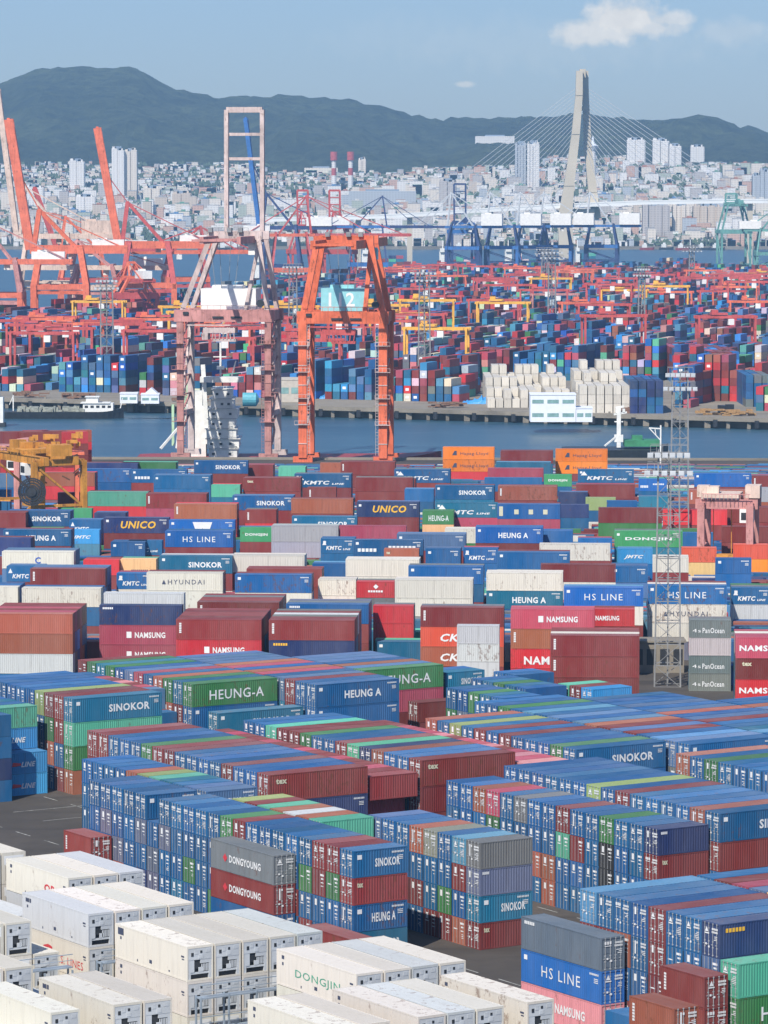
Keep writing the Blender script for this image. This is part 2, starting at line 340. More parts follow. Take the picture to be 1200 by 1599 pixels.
# ---------------------------------------------------------------- middle yard: stacks facing the camera
# (left px, top-of-face px, right px, length, [colours top down], {tier: text}, roofs behind)
MID = [
 (1150, 995, 1290, 40, 'PRrP', {0: 'n', 1: 'c', 2: 'n'}, 'PWP'), (1077, 968, 1143, 20, 'EeEE', {0: 'P', 2: 'P', 3: 'P'}, 'E'),
 (860, 992, 995, 40, 'RRRR', {0: 'v', 1: 'v'}, 'WRR'), (714, 977, 780, 20, 'wwww', {}, ''), (420, 968, 557, 40, 'RDRB', {0: 'v', 1: 'y'}, 'REwRE'),
 (275, 967, 410, 40, 'RrPR', {0: 'v', 1: 'N'}, 'RRRRR'), (-18, 958, 118, 40, 'OOwB', {}, 'PRPRR'), (657, 948, 787, 40, 'RKOR', {0: 'v', 1: 'k', 2: 'k'}, 'E'),
 (798, 951, 928, 40, 'POrr', {0: 'N', 1: 'v', 2: 'i', 3: 'i'}, 'P'), (928, 951, 1003, 20, 'rRRB', {0: 'n'}, 'R'),
 (155, 945, 278, 40, 'DPPR', {0: 'm', 1: 'N', 2: 'N'}, ''), (308, 940, 438, 40, 'RRRB', {0: 'v'}, 'RRER'), (447, 943, 578, 40, 'BRRB', {0: 'm'}, 'ES'),
 (583, 946, 648, 20, 'rrRB', {}, 'E'), (617, 905, 740, 40, 'WWWB', {2: 'q'}, 'W'), (760, 894, 878, 40, 'WTBR', {1: 'A'}, 'W'),
 (881, 917, 1005, 40, 'HWRB', {0: 'H'}, 'L'), (1012, 914, 1135, 40, 'HWWS', {0: 'H', 1: 'Y'}, 'WR'), (1143, 918, 1210, 20, 'BwWR', {0: 'K'}, 'EG'),
 (34, 918, 155, 40, 'WBRR', {}, 'B'), (-95, 916, 25, 40, 'WBRR', {}, 'BB'), (47, 888, 165, 40, 'RBWR', {0: 'v'}, 'VV'), (10, 884, 70, 20, 'BRBB', {0: 'K'}, 'V'),
 (162, 926, 285, 40, 'wWRB', {}, ''), (229, 894, 352, 40, 'WWRB', {0: 'Y'}, 'R'), (182, 895, 243, 20, 'BWRB', {0: 'K'}, 'P'), (367, 897, 487, 40, 'HWRR', {}, 'R'),
 (385, 888, 503, 40, 'RRBR', {}, 'R'), (497, 905, 557, 20, 'WWBR', {}, 'W'), (557, 908, 617, 20, 'rEBR', {0: 'T'}, 'E'), (638, 884, 755, 40, 'BBRB', {}, 'E'),
 (540, 873, 655, 40, 'WWRB', {}, 'W'), (488, 880, 540, 20, 'BBRB', {}, 'L'), (362, 867, 475, 40, 'WRWB', {}, 'W'), (249, 868, 358, 40, 'TRWB', {0: 'S'}, 'w'),
 (188, 873, 241, 20, 'QRBB', {0: 'o'}, 'g'), (130, 874, 175, 20, 'rRBB', {}, 'R'), (3, 861, 115, 40, 'WVRB', {0: 'O'}, 'VV'), (845, 881, 953, 40, 'RWRB', {}, ''),
 (843, 849, 955, 40, 'WRWB', {}, ''), (955, 885, 1010, 20, 'BVBB', {}, 'VB'), (965, 857, 1017, 20, 'CBBR', {0: 'j'}, 'L'), (1020, 870, 1072, 20, 'WRBB', {}, 'W'),
 (777, 862, 886, 40, 'BwRB', {}, 'R'), (724, 856, 777, 20, 'BBRB', {0: 'K'}, 'P'), (665, 857, 717, 20, 'BRRB', {}, 'V'), (620, 834, 725, 40, 'VRBB', {}, 'V'),
 (600, 857, 665, 20, 'ORBB', {0: 'c'}, ''), (552, 844, 655, 40, 'BRBB', {0: 'b'}, ''), (501, 841, 552, 20, 'BBRB', {0: 'K'}, 'B'), (424, 821, 527, 40, 'eeRW', {}, 'e'),
 (375, 824, 424, 20, 'dRBR', {0: 'd'}, 'V'), (258, 829, 366, 40, 'HRBB', {0: 'H'}, 'B'), (200, 844, 252, 20, 'BRBR', {0: 'K'}, ''), (173, 845, 225, 20, 'BRRB', {}, 'B'),
 (104, 827, 158, 20, 'CLRB', {0: 'j'}, ''), (47, 824, 100, 20, 'dBRB', {0: 'd'}, ''), (5, 827, 105, 40, 'BRRB', {0: 'A'}, 'R'), (108, 812, 158, 20, 'BRBB', {0: 'K'}, 'V'),
 (264, 812, 366, 40, 'HBRR', {0: 'L'}, ''), (162, 808, 258, 40, 'DRBB', {0: 'U'}, ''), (10, 798, 106, 40, 'BRRB', {0: 'S'}, 'B'), (147, 801, 200, 20, 'DRRB', {}, 'B'),
 (530, 821, 628, 40, 'PBRB', {}, ''), (695, 826, 740, 20, 'WGRB', {}, 'W'), (743, 823, 841, 40, 'HRRB', {0: 'A'}, 'B'), (843, 829, 900, 20, 'BRRB', {}, 'B'), (903, 841, 955, 20, 'BRBB', {}, 'P'),
 (960, 829, 1062, 40, 'dTBR', {0: 'd'}, 'E'), (1062, 832, 1115, 20, 'BGBR', {}, ''), (935, 793, 1033, 40, 'RGRB', {}, ''), (1036, 796, 1100, 40, 'rRBB', {}, 'R'),
 (557, 784, 655, 40, 'DRRB', {0: 'U'}, 'V'), (456, 806, 551, 40, 'TRBB', {0: 'S'}, ''), (455, 779, 551, 40, 'ORBB', {}, 'R'), (363, 774, 453, 40, 'BRRB', {0: 'S'}, 'V'),
 (383, 796, 437, 20, 'RrRB', {0: 'v'}, 'E'), (272, 787, 372, 40, 'ORrB', {0: 'v'}, 'r'), (228, 771, 324, 40, 'RPRB', {0: 'v'}, 'R'), (137, 768, 223, 40, 'grRB', {}, 'R'),
 (660, 798, 709, 20, 'GQRB', {0: 'a'}, 'G'), (680, 786, 766, 40, 'TPeR', {0: 'K'}, ''), (777, 787, 870, 40, 'BPRB', {0: 'w'}, 'R'), (872, 788, 918, 20, 'DBRB', {}, ''),
 (872, 769, 918, 20, 'DDBB', {}, 'V'), (680, 758, 770, 40, 'BTRB', {0: 'S'}, 'R'), (632, 764, 673, 20, 'BBRB', {}, 'L'), (778, 759, 870, 40, 'ORRB', {0: 'v'}, 'R'),
 (900, 758, 980, 40, 'RRRB', {}, 'P'), (903, 733, 982, 40, 'BRRB', {0: 'K'}, ''), (850, 741, 893, 20, 'dBRB', {0: 'd'}, ''), (757, 746, 843, 40, 'BRRB', {}, ''),
 (762, 731, 843, 40, 'PBRB', {}, ''), (775, 722, 855, 40, 'TBRB', {}, 'L'), (782, 704, 855, 40, 'RTRB', {}, 'R'), (868, 701, 945, 40, 'XXRB', {0: 'X', 1: 'X'}, ''),
 (692, 698, 768, 40, 'XXrr', {0: 'X', 1: 'X'}, ''), (616, 733, 680, 40, 'BRRB', {0: 'K'}, 'E'), (605, 748, 645, 20, 'RRBB', {0: 'v'}, 'E'), (555, 746, 603, 40, 'RRBB', {}, 'E'),
 (460, 740, 546, 40, 'BRRB', {0: 'K'}, 'E'), (480, 761, 525, 20, 'RRBB', {0: 'v'}, ''), (380, 746, 470, 40, 'RRRB', {0: 'c'}, 'R'), (330, 757, 374, 20, 'gTrB', {}, 'r'),
 (435, 729, 495, 20, 'gRRB', {}, 'g'), (532, 721, 613, 40, 'RRRB', {0: 'v'}, 'R'), (500, 723, 545, 20, 'ORRB', {}, ''), (385, 726, 433, 20, 'RRBB', {}, 'P'),
 (303, 718, 382, 40, 'BRRB', {0: 'S'}, ''), (240, 742, 330, 40, 'BBRB', {}, 'V'), (205, 733, 290, 40, 'BRBB', {0: 'b'}, ''), (190, 722, 254, 40, 'GRBB', {}, 'g'),
 (118, 732, 197, 40, 'BBRB', {}, ''), (130, 722, 181, 40, 'DRRB', {}, 'R'), (90, 769, 122, 20, 'RGRB', {}, ''), (95, 794, 122, 20, 'dGRB', {}, ''),
 (-40, 740, 35, 40, 'VBRB', {}, 'R'), (-30, 765, 17, 20, 'BBRB', {}, ''), (60, 738, 118, 40, 'OrRB', {}, 'r'), (1085, 739, 1168, 40, 'HRRB', {}, ''), (1175, 743, 1255, 40, 'RRRB', {0: 'v'}, ''),
 (1076, 765, 1160, 40, 'ORRB', {0: 'v'}, 'R'), (1165, 764, 1250, 40, 'eORB', {}, 'R'), (1130, 792, 1225, 40, 'RRRB', {}, 'R'), (1128, 822, 1228, 40, 'RRBB', {}, ''),
 (998, 748, 1040, 20, 'HBRB', {0: 'b'}, 'g'), (998, 776, 1040, 20, 'TRRB', {}, 'V'), (948, 782, 990, 20, 'BRRB', {}, ''), (915, 777, 935, 20, 'YBRB', {}, ''),
 (1065, 855, 1112, 20, 'KQBD', {}, ''), (1118, 872, 1170, 20, 'BBRD', {}, ''), (1146, 850, 1195, 20, 'KXBD', {}, ''), (1046, 826, 1080, 20, 'GBBD', {}, ''),
 (-60, 800, 5, 40, 'RDRB', {}, 'R'), (-60, 840, 0, 40, 'DRRB', {}, 'R'), (-80, 870, -4, 40, 'RRRB', {}, 'V'),
]
placedm = []     # footprints in the turned frame: u0,u1 along the row, v0,v1 in depth
def uv(x, y):
    c, s = math.cos(YAWM), math.sin(YAWM)
    return x * c + y * s, -x * s + y * c
def xy(u, v):
    c, s = math.cos(YAWM), math.sin(YAWM)
    return u * c - v * s, u * s + v * c
midstacks = []
for (xl, yt, xr, ln, cols, texts, behind) in MID:
    ll = 12.19 if ln == 40 else 6.06; ht = 2.896 if ln == 40 else 2.591
    best = None
    for nt_ in (4, 3, 5, 2):
        h = nt_ * (ht + 0.012)
        for dy in (0, 1.2, -1.2, 2.4, -2.4):
            x, y = gp(xl, yt + dy, h); u, v = uv(x, y)
            wpx = ll * FPX / y
            full = (xr - xl) > (60 if ln == 40 and yt < 800 else 40)
            e = (abs(wpx - (xr - xl)) * (0.35 if full else 0.05)) + abs(nt_ - 4) * 3.0 + abs(dy) * 0.8
            for (u0, u1, v0, v1) in placedm:
                ou = min(u + ll, u1) - max(u, u0); ov = min(v + 2.44, v1) - max(v, v0)
                if ou > 0.15 and ov > 0.05: e += 12 * min(1, ou / 3) * min(1, ov / 1.0)
            if best is None or e < best[0]: best = (e, nt_, h, u, v)
    e, nt_, h, u, v = best
    depth = 2.44 + 2.53 * len(behind)
    placedm.append((u, u + ll, v, v + depth))
    cols4 = (cols + ''.join(rng.choice(FILL) for _ in range(5)))[:nt_]
    rid = len(midstacks)
    midstacks.append((xl, yt, xr, cols4))
    for k, ch in enumerate(cols4):
        x, y = xy(u + ll / 2, v + 1.22)
        cont(x, y, (nt_ - 1 - k) * (ht + 0.012), YAWM, ll, ht, ch, texts.get(k), where='mid', doors=False, row=rid, tier=k)
    for b, bc in enumerate(behind):
        for k in range(nt_):
            x, y = xy(u + ll / 2, v + 1.22 + 2.53 * (b + 1))
            cont(x, y, (nt_ - 1 - k) * (ht + 0.012), YAWM, ll, ht, bc if k == 0 else rng.choice(FILL), None, where='mid', doors=False, row=rid, tier=k, nth=b + 1)
# low boxes standing in the gaps between them
v = 566.0
while v < 1000:
    u = -110.0 - v * 0.03 + rng.uniform(0, 6)
    while u < 120:
        ll = 12.19 if rng.random() < .6 else 6.06
        ok = all(not (min(u + ll, b) - max(u, a) > -0.1 and min(v + 2.44, d) - max(v, c) > -0.05) for a, b, c, d in placedm)
        if ok:
            x, y = xy(u + ll / 2, v + 1.22)
            if abs(x / y) < 0.112 and y < 990 and not (abs(x - 41) < 9 and 548 < y < 600):
                placedm.append((u, u + ll, v, v + 2.44))
                for k in range(rng.choice((1, 2, 2)) if y < 900 else 1):
                    cont(x, y, k * 2.9, YAWM, ll, 2.896, rng.choice(FILL + 'WW'), None, where='gap', doors=False, row=0, tier=2 - k)
            u += ll + 0.6
        else:
            u += 1.3
    v += 2.6
# keep the yards clear of one another (turned rows win over the small filler boxes)
# ---------------------------------------------------------------- which containers does the photo show largest?
def px_of(x, y, z):
    zz = z - CAMH; c, s = math.cos(TILT), math.sin(TILT)
    d = y * c - zz * s; u = y * s + zz * c
    return 600 + FPX * x / d, 799.5 - FPX * u / d
def visible(conts, sc=1.0):
    w, h = int(1200 * sc), int(1599 * sc)
    idb = np.full((h, w), -1, np.int32)
    order = sorted(range(len(conts)), key=lambda i: (-(conts[i]['x'] ** 2 + conts[i]['y'] ** 2) ** .5 * 1.0, conts[i]['z']))
    for i in order:
        c = conts[i]; ca, sa = math.cos(c['yaw']), math.sin(c['yaw']); hl = c['L'] / 2; hw = 1.22
        P = {}
        for sx in (-1, 1):
            for sy in (-1, 1):
                X = c['x'] + ca * sx * hl - sa * sy * hw; Y = c['y'] + sa * sx * hl + ca * sy * hw
                for k, z in enumerate((c['z'], c['z'] + c['h'])):
                    a, b = px_of(X, Y, z); P[(sx, sy, k)] = (a * sc, b * sc)
        faces = [[(-1, -1, 1), (1, -1, 1), (1, 1, 1), (-1, 1, 1)]]
        for nx, ny, q in ((ca, sa, [(1, -1), (1, 1)]), (-ca, -sa, [(-1, -1), (-1, 1)]), (-sa, ca, [(-1, 1), (1, 1)]), (sa, -ca, [(-1, -1), (1, -1)])):
            fx, fy = c['x'] + nx * (hl if q[0][0] == q[1][0] else hw), c['y'] + ny * (hl if q[0][0] == q[1][0] else hw)
            if nx * fx + ny * fy < 0: faces.append([(*q[0], 0), (*q[1], 0), (*q[1], 1), (*q[0], 1)])
        for f in faces:
            pts = np.array([P[k] for k in f])
            x0, y0 = np.floor(pts.min(0)).astype(int); x1, y1 = np.ceil(pts.max(0)).astype(int)
            x0, y0 = max(x0, 0), max(y0, 0); x1, y1 = min(x1, w), min(y1, h)
            if x1 <= x0 or y1 <= y0: continue
            gx, gy = np.meshgrid(np.arange(x0, x1) + .5, np.arange(y0, y1) + .5)
            m1 = np.ones(gx.shape, bool); m2 = np.ones(gx.shape, bool)
            for a in range(4):
                p, q = pts[a], pts[(a + 1) % 4]
                cr = (q[0] - p[0]) * (gy - p[1]) - (q[1] - p[1]) * (gx - p[0])
                m1 &= cr >= 0; m2 &= cr <= 0
            idb[y0:y1, x0:x1][m1 | m2] = i
    return np.bincount(idb[idb >= 0].ravel(), minlength=len(conts)), idb
cnt, idb = visible(CONT)
for i, c in enumerate(CONT): c['px'] = int(cnt[i])
# ---------------------------------------------------------------- container meshes (shared by every copy)
def body_mesh(ll, ht, ends=True):
    m = MB(); hl = ll / 2; hw = 1.219; po = 0.10
    for sx in (-1, 1):
        for sy in (-1, 1):
            x0, x1 = sorted((sx * hl, sx * (hl - 0.16))); y0, y1 = sorted((sy * hw, sy * (hw - po)))
            m.box(x0, y0, 0, x1, y1, ht)
    for sy in (-1, 1):
        y0, y1 = sorted((sy * (hw - 0.004), sy * (hw - 0.07)))
        m.box(-hl + .16, y0, 0.02, hl - .16, y1, 0.16); m.box(-hl + .16, y0, ht - 0.10, hl - .16, y1, ht - 0.008)
        n = int((ll - 0.5) / 0.278); p = (ll - 0.36) / n; xs = []
        for i in range(n):
            b = -hl + 0.18 + i * p
            xs += [(b, 0.012), (b + p * .36, 0.012), (b + p * .5, 0.048), (b + p * .86, 0.048)]
        xs.append((hl - .18, 0.012))
        vs = []
        for x, d in xs:
            vs += [(x, sy * (hw - d), 0.15), (x, sy * (hw - d), ht - 0.09)]
        fs = [(2 * i, 2 * i + 2, 2 * i + 3, 2 * i + 1) if sy < 0 else (2 * i + 2, 2 * i, 2 * i + 1, 2 * i + 3) for i in range(len(xs) - 1)]
        m.add(vs, fs)
    # front wall, floor, header and sill of the doorway
    m.box(hl - 0.06, -hw + .1, 0.0, hl - 0.02, hw - .1, ht - 0.01)
    m.box(-hl, -hw + .1, 0.0, -hl + 0.12, hw - .1, 0.14); m.box(-hl, -hw + .1, ht - 0.14, -hl + 0.12, hw - .1, ht - .003)
    m.quad((-hl + .1, -hw + .05, .10), (hl - .1, -hw + .05, .10), (hl - .1, hw - .05, .10), (-hl + .1, hw - .05, .10))
    if not ends: m.box(-hl + 0.02, -hw + .1, 0.14, -hl + 0.06, hw - .1, ht - .14)
    return m
def roof_mesh(ll, ht):
    m = MB(); hl = ll / 2 - 0.10; hw = 1.219 - 0.05; n = int(ll / 0.42); vs = []
    for i in range(n * 2 + 1):
        x = -hl + 2 * hl * i / (2 * n); z = ht - (0.006 if i % 2 else 0.03)
        vs += [(x, -hw, z), (x, hw, z)]
    m.add(vs, [(2 * i, 2 * i + 2, 2 * i + 3, 2 * i + 1) for i in range(2 * n)])
    m.box(-hl - 0.06, -hw, ht - 0.04, -hl, hw, ht - 0.004); m.box(hl, -hw, ht - 0.04, hl + 0.06, hw, ht - 0.004)
    return m
def leaf_mesh(ll, ht, side):
    """one door leaf with its pressed panels"""
    m = MB(); x = -ll / 2 + 0.05; y0, y1 = (0.006, 1.10) if side > 0 else (-1.10, -0.006)
    m.box(x, y0, 0.15, x + 0.05, y1, ht - 0.15)
    n = 4; zz = (ht - 0.5) / n
    for i in range(n):
        m.box(x - 0.022, y0 + .1, 0.25 + i * zz + .05, x + .01, y1 - .1, 0.25 + (i + 1) * zz - .07)
    return m
def bars_mesh(ll, ht, side):
    m = MB(); x = -ll / 2 - 0.0
    for y in ((0.28, 0.82) if side > 0 else (-0.82, -0.28)):
        m.cyl((x, y, 0.06), (x, y, ht - 0.06), 0.030, 6)
        for z in (0.10, 0.75, 1.25, ht - 0.55, ht - 0.12): m.box(x - .01, y - .08, z, x + .05, y + .08, z + .09)
        m.box(x - .03, y - .02, 1.0, x + .0, y + .30 * (1 if y < 0 else -1) * 0 + .20, 1.06)
    return m
def doormark_mesh(ll, ht, var):
    """rows of painted codes on the doors"""
    r = random.Random(var * 7 + 3); m = MB(); x = -ll / 2 - 0.034
    def ln(y0, y1, z0, z1): m.box(x, y0, z0, x + 0.008, y1, z1)
    # right leaf as seen from outside is at negative y when facing -x the viewer's right is +y... codes sit on one leaf, emblem on the other
    zt = ht - 0.42
    for i in range(2):
        y = -0.98
        while y < -0.22:
            w = r.uniform(.05, .10); ln(y, y + w, zt - i * .26 - .17, zt - i * .26); y += w + .035
    for i in range(r.choice((3, 4, 5))):
        z = ht - 1.10 - i * .145; ln(-0.92, -0.92 + r.uniform(.3, .62), z - .06, z)
    v = var % 4
    if v == 0:
        ln(0.42, 0.66, ht - 0.98, ht - 0.34)
    elif v == 1:
        for i in range(3): ln(0.20 + i * .26, 0.38 + i * .26, ht - .62, ht - .36)
        ln(.2, .9, ht - .78, ht - .72)
    elif v == 2:
        ln(0.46, 0.62, ht - 1.5, ht - 0.36); ln(.2, .36, ht - .6, ht - .4)
    else:
        m.add([(x, .3, ht - .8), (x, .75, ht - .8), (x, .52, ht - .36)], [(0, 1, 2)]); ln(.2, .8, ht - .98, ht - .88)
    for i in range(r.choice((1, 2))): ln(0.12 + .4 * i, 0.30 + .4 * i, 0.75 + .2 * i, 0.92 + .2 * i)
    return m
def sidemark_mesh(ll, ht, sy):
    """small emblem at one upper corner and the box number at the other"""
    m = MB(); y = sy * (1.219 + 0.004); hl = ll / 2
    def ln(x0, x1, z0, z1):
        x0, x1 = sorted((x0 * -sy, x1 * -sy)); m.box(x0, min(y, y - sy * .006), z0, x1, max(y, y - sy * .006), z1)
    ln(-hl + .45, -hl + .95, ht - .85, ht - .42)
    for i in range(8): ln(hl - 1.75 + i * .17, hl - 1.64 + i * .17, ht - .52, ht - .34)
    for i in range(3): ln(hl - 1.1, hl - .5, ht - .85 - i * .16, ht - .78 - i * .16)
    return m
def reefer_body(ll, ht):
    m = MB(); hl = ll / 2; hw = 1.219
    for sx in (-1, 1):
        for sy in (-1, 1):
            x0, x1 = sorted((sx * hl, sx * (hl - 0.18))); y0, y1 = sorted((sy * hw, sy * (hw - .12)))
            m.box(x0, y0, 0, x1, y1, ht)
    for sy in (-1, 1):
        y0, y1 = sorted((sy * (hw - 0.004), sy * (hw - 0.08)))
        m.box(-hl + .18, y0, 0.02, hl - .18, y1, 0.18); m.box(-hl + .18, y0, ht - 0.12, hl - .18, y1, ht - 0.008)
        n = 10; p = (ll - .36) / n
        for i in range(n):
            a = -hl + .18 + i * p; y0, y1 = sorted((sy * (hw - 0.018), sy * (hw - .09)))
            m.box(a + .012, y0, .17, a + p - .012, y1, ht - .11)
        y0, y1 = sorted((sy * (hw - 0.03), sy * (hw - .09))); m.box(-hl + .18, y0, .17, hl - .18, y1, ht - .11)
    m.box(hl - 0.08, -hw + .1, 0.0, hl - 0.02, hw - .1, ht - 0.01)
    m.box(-hl, -hw + .12, 0.0, -hl + 0.12, hw - .12, 0.16); m.box(-hl, -hw + .12, ht - 0.2, -hl + 0.12, hw - .12, ht - .003)
    m.box(-hl + .40, -hw + .1, .1, -hl + .44, hw - .1, ht - .05)
    return m
def unit_mesh(ll, ht):
    # cooling unit front: housing, side panels, grille bars
    m = MB(); x = -ll / 2 + .02
    m.box(x, -1.09, ht - 1.15, x + .36, 1.09, ht - .2)                      # upper housing
    m.box(x + .02, -1.09, .16, x + .36, -.85, ht - 1.15); m.box(x + .02, .85, .16, x + .36, 1.09, ht - 1.15)
    m.box(x + .06, -.85, .55, x + .10, .85, .72); m.box(x + .02, -.85, 1.42, x + .12, -.05, ht - 1.15); m.box(x + .02, .52, .72, x + .12, .85, ht - 1.15); m.box(x + .04, -.3, .72, x + .1, .1, 1.1)
    for i in range(5): m.box(x + .04, -.8 + i * .14, .78, x + .09, -.72 + i * .14, 1.36)
    m.box(x - .02, -.95, ht - .62, x + .02, -.55, ht - .3); m.box(x - .02, .2, ht - .7, x + .02, .5, ht - .35)
    m.box(x - .02, -.3, ht - 1.05, x + .05, .1, ht - .75)
    return m
def unitdark_mesh(ll, ht):
    m = MB(); x = -ll / 2 + .18
    m.box(x + .1, -.85, .72, x + .18, .85, ht - 1.15); m.box(x + .08, -.85, .16, x + .16, .85, .55)
    m.cyl((x - .06, .25, 1.35), (x + .02, .25, 1.35), .36, 14); m.box(x - .1, -.75, .8, x + .02, -.2, 1.3)
    m.box(-ll / 2 - .006, .60, ht - .85, -ll / 2 + .03, .82, ht - .55)
    m.box(-ll / 2 - .006, -.2, ht - .62, -ll / 2 + .03, -.02, ht - .42)
    return m
SZ = {}
def meshset(ll, ht, kind):
    k = (round(ll, 2), round(ht, 2), kind)
    if k in SZ: return SZ[k]
    if kind == 'reefer':
        g = MB()
        for (xa_, xb_, za_, zb_) in ((4.9, 5.3, 2.2, 2.5), (5.0, 5.25, 1.7, 1.95), (-5.6, -5.1, 1.9, 2.05), (-5.6, -5.2, 1.7, 1.8), (-.2, .25, .5, .8), (2.2, 2.35, .3, .5), (-3.2, -3.0, .35, .5)):
            for sy in (-1, 1): y0_, y1_ = sorted((sy * 1.206, sy * 1.21)); g.box(xa_, y0_, za_, xb_, y1_, zb_)
        d_st = g.mesh('stickers', M_MARKK)
        d = dict(stick=d_st, body=reefer_body(ll, ht).mesh('body', M_PAINTW), roof=roof_mesh(ll, ht).mesh('roof', M_ROOFW), unit=unit_mesh(ll, ht).mesh('unit', M_UNIT),
                 dark=unitdark_mesh(ll, ht).mesh('fan', M_DARK))
    else:
        d = dict(body=body_mesh(ll, ht).mesh('body', M_PAINT), body2=body_mesh(ll, ht, False).mesh('body', M_PAINT), roof=roof_mesh(ll, ht).mesh('roof', M_ROOF),
                 leafs=[leaf_mesh(ll, ht, s).mesh('door', M_PAINT) for s in (-1, 1)], bars=[bars_mesh(ll, ht, s).mesh('bars', M_BARS) for s in (-1, 1)],
                 marks=[doormark_mesh(ll, ht, v).mesh('codes', M_MARK) for v in range(8)], side=[sidemark_mesh(ll, ht, s).mesh('sidecodes', M_MARK) for s in (-1, 1)])
    SZ[k] = d
    return d
# lettering as real geometry
_txt = {}
def text_geo(s, shear=0.0, fat=0.032, space=1.1):
    k = (s, shear, fat, space)
    if k in _txt: return _txt[k]
    cu = bpy.data.curves.new('t', 'FONT'); cu.body = s; cu.size = 1; cu.offset = fat; cu.shear = shear; cu.resolution_u = 2; cu.space_character = space
    o = bpy.data.objects.new('t', cu); COL.objects.link(o)
    bpy.context.view_layer.update()
    me = o.to_mesh(); v = np.array([(p.co.x, p.co.y) for p in me.vertices]); f = [tuple(p.vertices) for p in me.polygons]
    o.to_mesh_clear(); bpy.data.objects.remove(o); bpy.data.curves.remove(cu)
    lo, hi = v.min(0), v.max(0)
    v = (v - lo) / (hi - lo)
    _txt[k] = (v, f); return _txt[k]
def put_text(m, s, x0, x1, z0, z1, y, sy=-1, **k):
    """letters on a wall at local y, reading left to right for someone facing it"""
    v, f = text_geo(s, **k)
    vs = [((x0 + a * (x1 - x0)) * (1 if sy < 0 else -1), y, z0 + b * (z1 - z0)) for a, b in v]
    vs2 = [(a, y * 1.0 - sy * 0.004 * -1, c) for a, _, c in vs]
    m.add(vs, [tuple(q) if sy < 0 else tuple(reversed(q)) for q in f])
# code: list of (text, x0 fraction, x1 fraction, z0 fraction, z1 fraction, material, options)
TEXTS = {
 'S': [('SINOKOR', .40, .86, .34, .66, 'W', {})], 's': [('SINOKOR', .16, .84, .34, .62, 'W', {})],
 'A': [('HEUNG A', .34, .78, .32, .66, 'W', {})], 'a': [('HEUNG-A', .20, .84, .26, .68, 'W', {'fat': .01})],
 'K': [('KMTC', .16, .62, .22, .50, 'W', {'shear': .2}), ('LINE', .66, .88, .22, .34, 'W', {'shear': .2}), ('\u25b2', .05, .17, .56, .86, 'W', {})],
 'H': [('HS LINE', .26, .74, .32, .66, 'W', {'fat': .0, 'space': 1.2})],
 'N': [('NAMSUNG', .43, .80, .34, .64, 'W', {}), ('\u25a0', .33, .39, .34, .66, 'W', {})],
 'n': [('NAMSUNG', .04, .62, .34, .62, 'W', {})],
 'J': [('DONGYOUNG', .30, .80, .34, .60, 'W', {}), ('\u25c6', .20, .27, .32, .62, 'R', {})],
 'l': [('LINE', .42, .74, .32, .56, 'W', {'shear': .3}), ('~', .22, .42, .36, .56, 'R', {})],
 'D': [('DONGJIN', .24, .80, .30, .58, 'G', {'fat': .0})], 'd': [('DONGJIN', .16, .84, .38, .62, 'W', {})],
 'U': [('UNICO', .26, .80, .30, .78, 'Y', {'shear': .2, 'fat': .03})],
 'P': [('PanOcean', .32, .84, .26, .56, 'W', {'fat': .01}), ('4s', .08, .28, .30, .50, 'W', {'fat': .0})],
 'i': [('NAMSUNG', .16, .86, .20, .62, 'W', {})], 'k': [('CK LINE', .24, .86, .26, .66, 'W', {'shear': .25, 'fat': .03})], 'X': [('Hapag-Lloyd', .34, .88, .30, .60, 'K', {'fat': .0}), ('\u25e2', .18, .27, .34, .70, 'K', {})],
 'Y': [('HYUNDAI', .28, .76, .36, .62, 'K', {'fat': .0, 'space': 1.3}), ('\u25b2', .20, .255, .36, .62, 'K', {})],
 'j': [('JMTC', .18, .74, .30, .60, 'W', {'shear': .4})], 'r': [('OR', .62, .80, .34, .60, 'R', {})],
 't': [('T.S. LINES', .50, .92, .26, .50, 'R', {'fat': .0}), ('G', .30, .46, .24, .70, 'R', {'fat': .03})],
 'o': [('#9', .30, .78, .18, .32, 'K', {})], 'c': [('tex', .07, .18, .64, .84, 'M', {'fat': .05})],
 'm': [('#6', .04, .17, .80, .90, 'W', {})], 'y': [('#6', .05, .22, .74, .86, 'Y', {})],
 'v': [('TRITON', .0, .0, .0, .0, 'V', {})], 'O': [('C', .46, .54, .30, .68, 'B', {'fat': .03})],
 'b': [('#5', .06, .34, .28, .48, 'W', {}), ('#7', .5, .9, .52, .64, 'W', {})], 'T': [('#6', .3, .7, .34, .46, 'W', {}), ('\u2660', .44, .58, .54, .84, 'W', {})],
 'u': [('\u25e4', .04, .12, .72, .92, 'K', {})], 'q': [('#3', .05, .14, .76, .88, 'K', {})], 'L': [('\u25bc', .36, .66, .12, .88, 'W', {})],
 'w': [('\u25a0', .27, .34, .32, .64, 'M', {}), ('\u25a0', .50, .57, .32, .64, 'M', {}), ('\u25a0', .73, .80, .32, .64, 'M', {}), ('\u2016', .03, .09, .2, .84, 'M', {})],
}
TM = {'W': M_MARK, 'Y': M_MARKY, 'R': M_MARKR, 'G': M_MARKG, 'K': M_MARKK, 'M': simple('cream_lettering', (0.55, 0.52, 0.36), var=.1), 'B': simple('blue_lettering', (0.03, 0.10, 0.4), var=.1)}
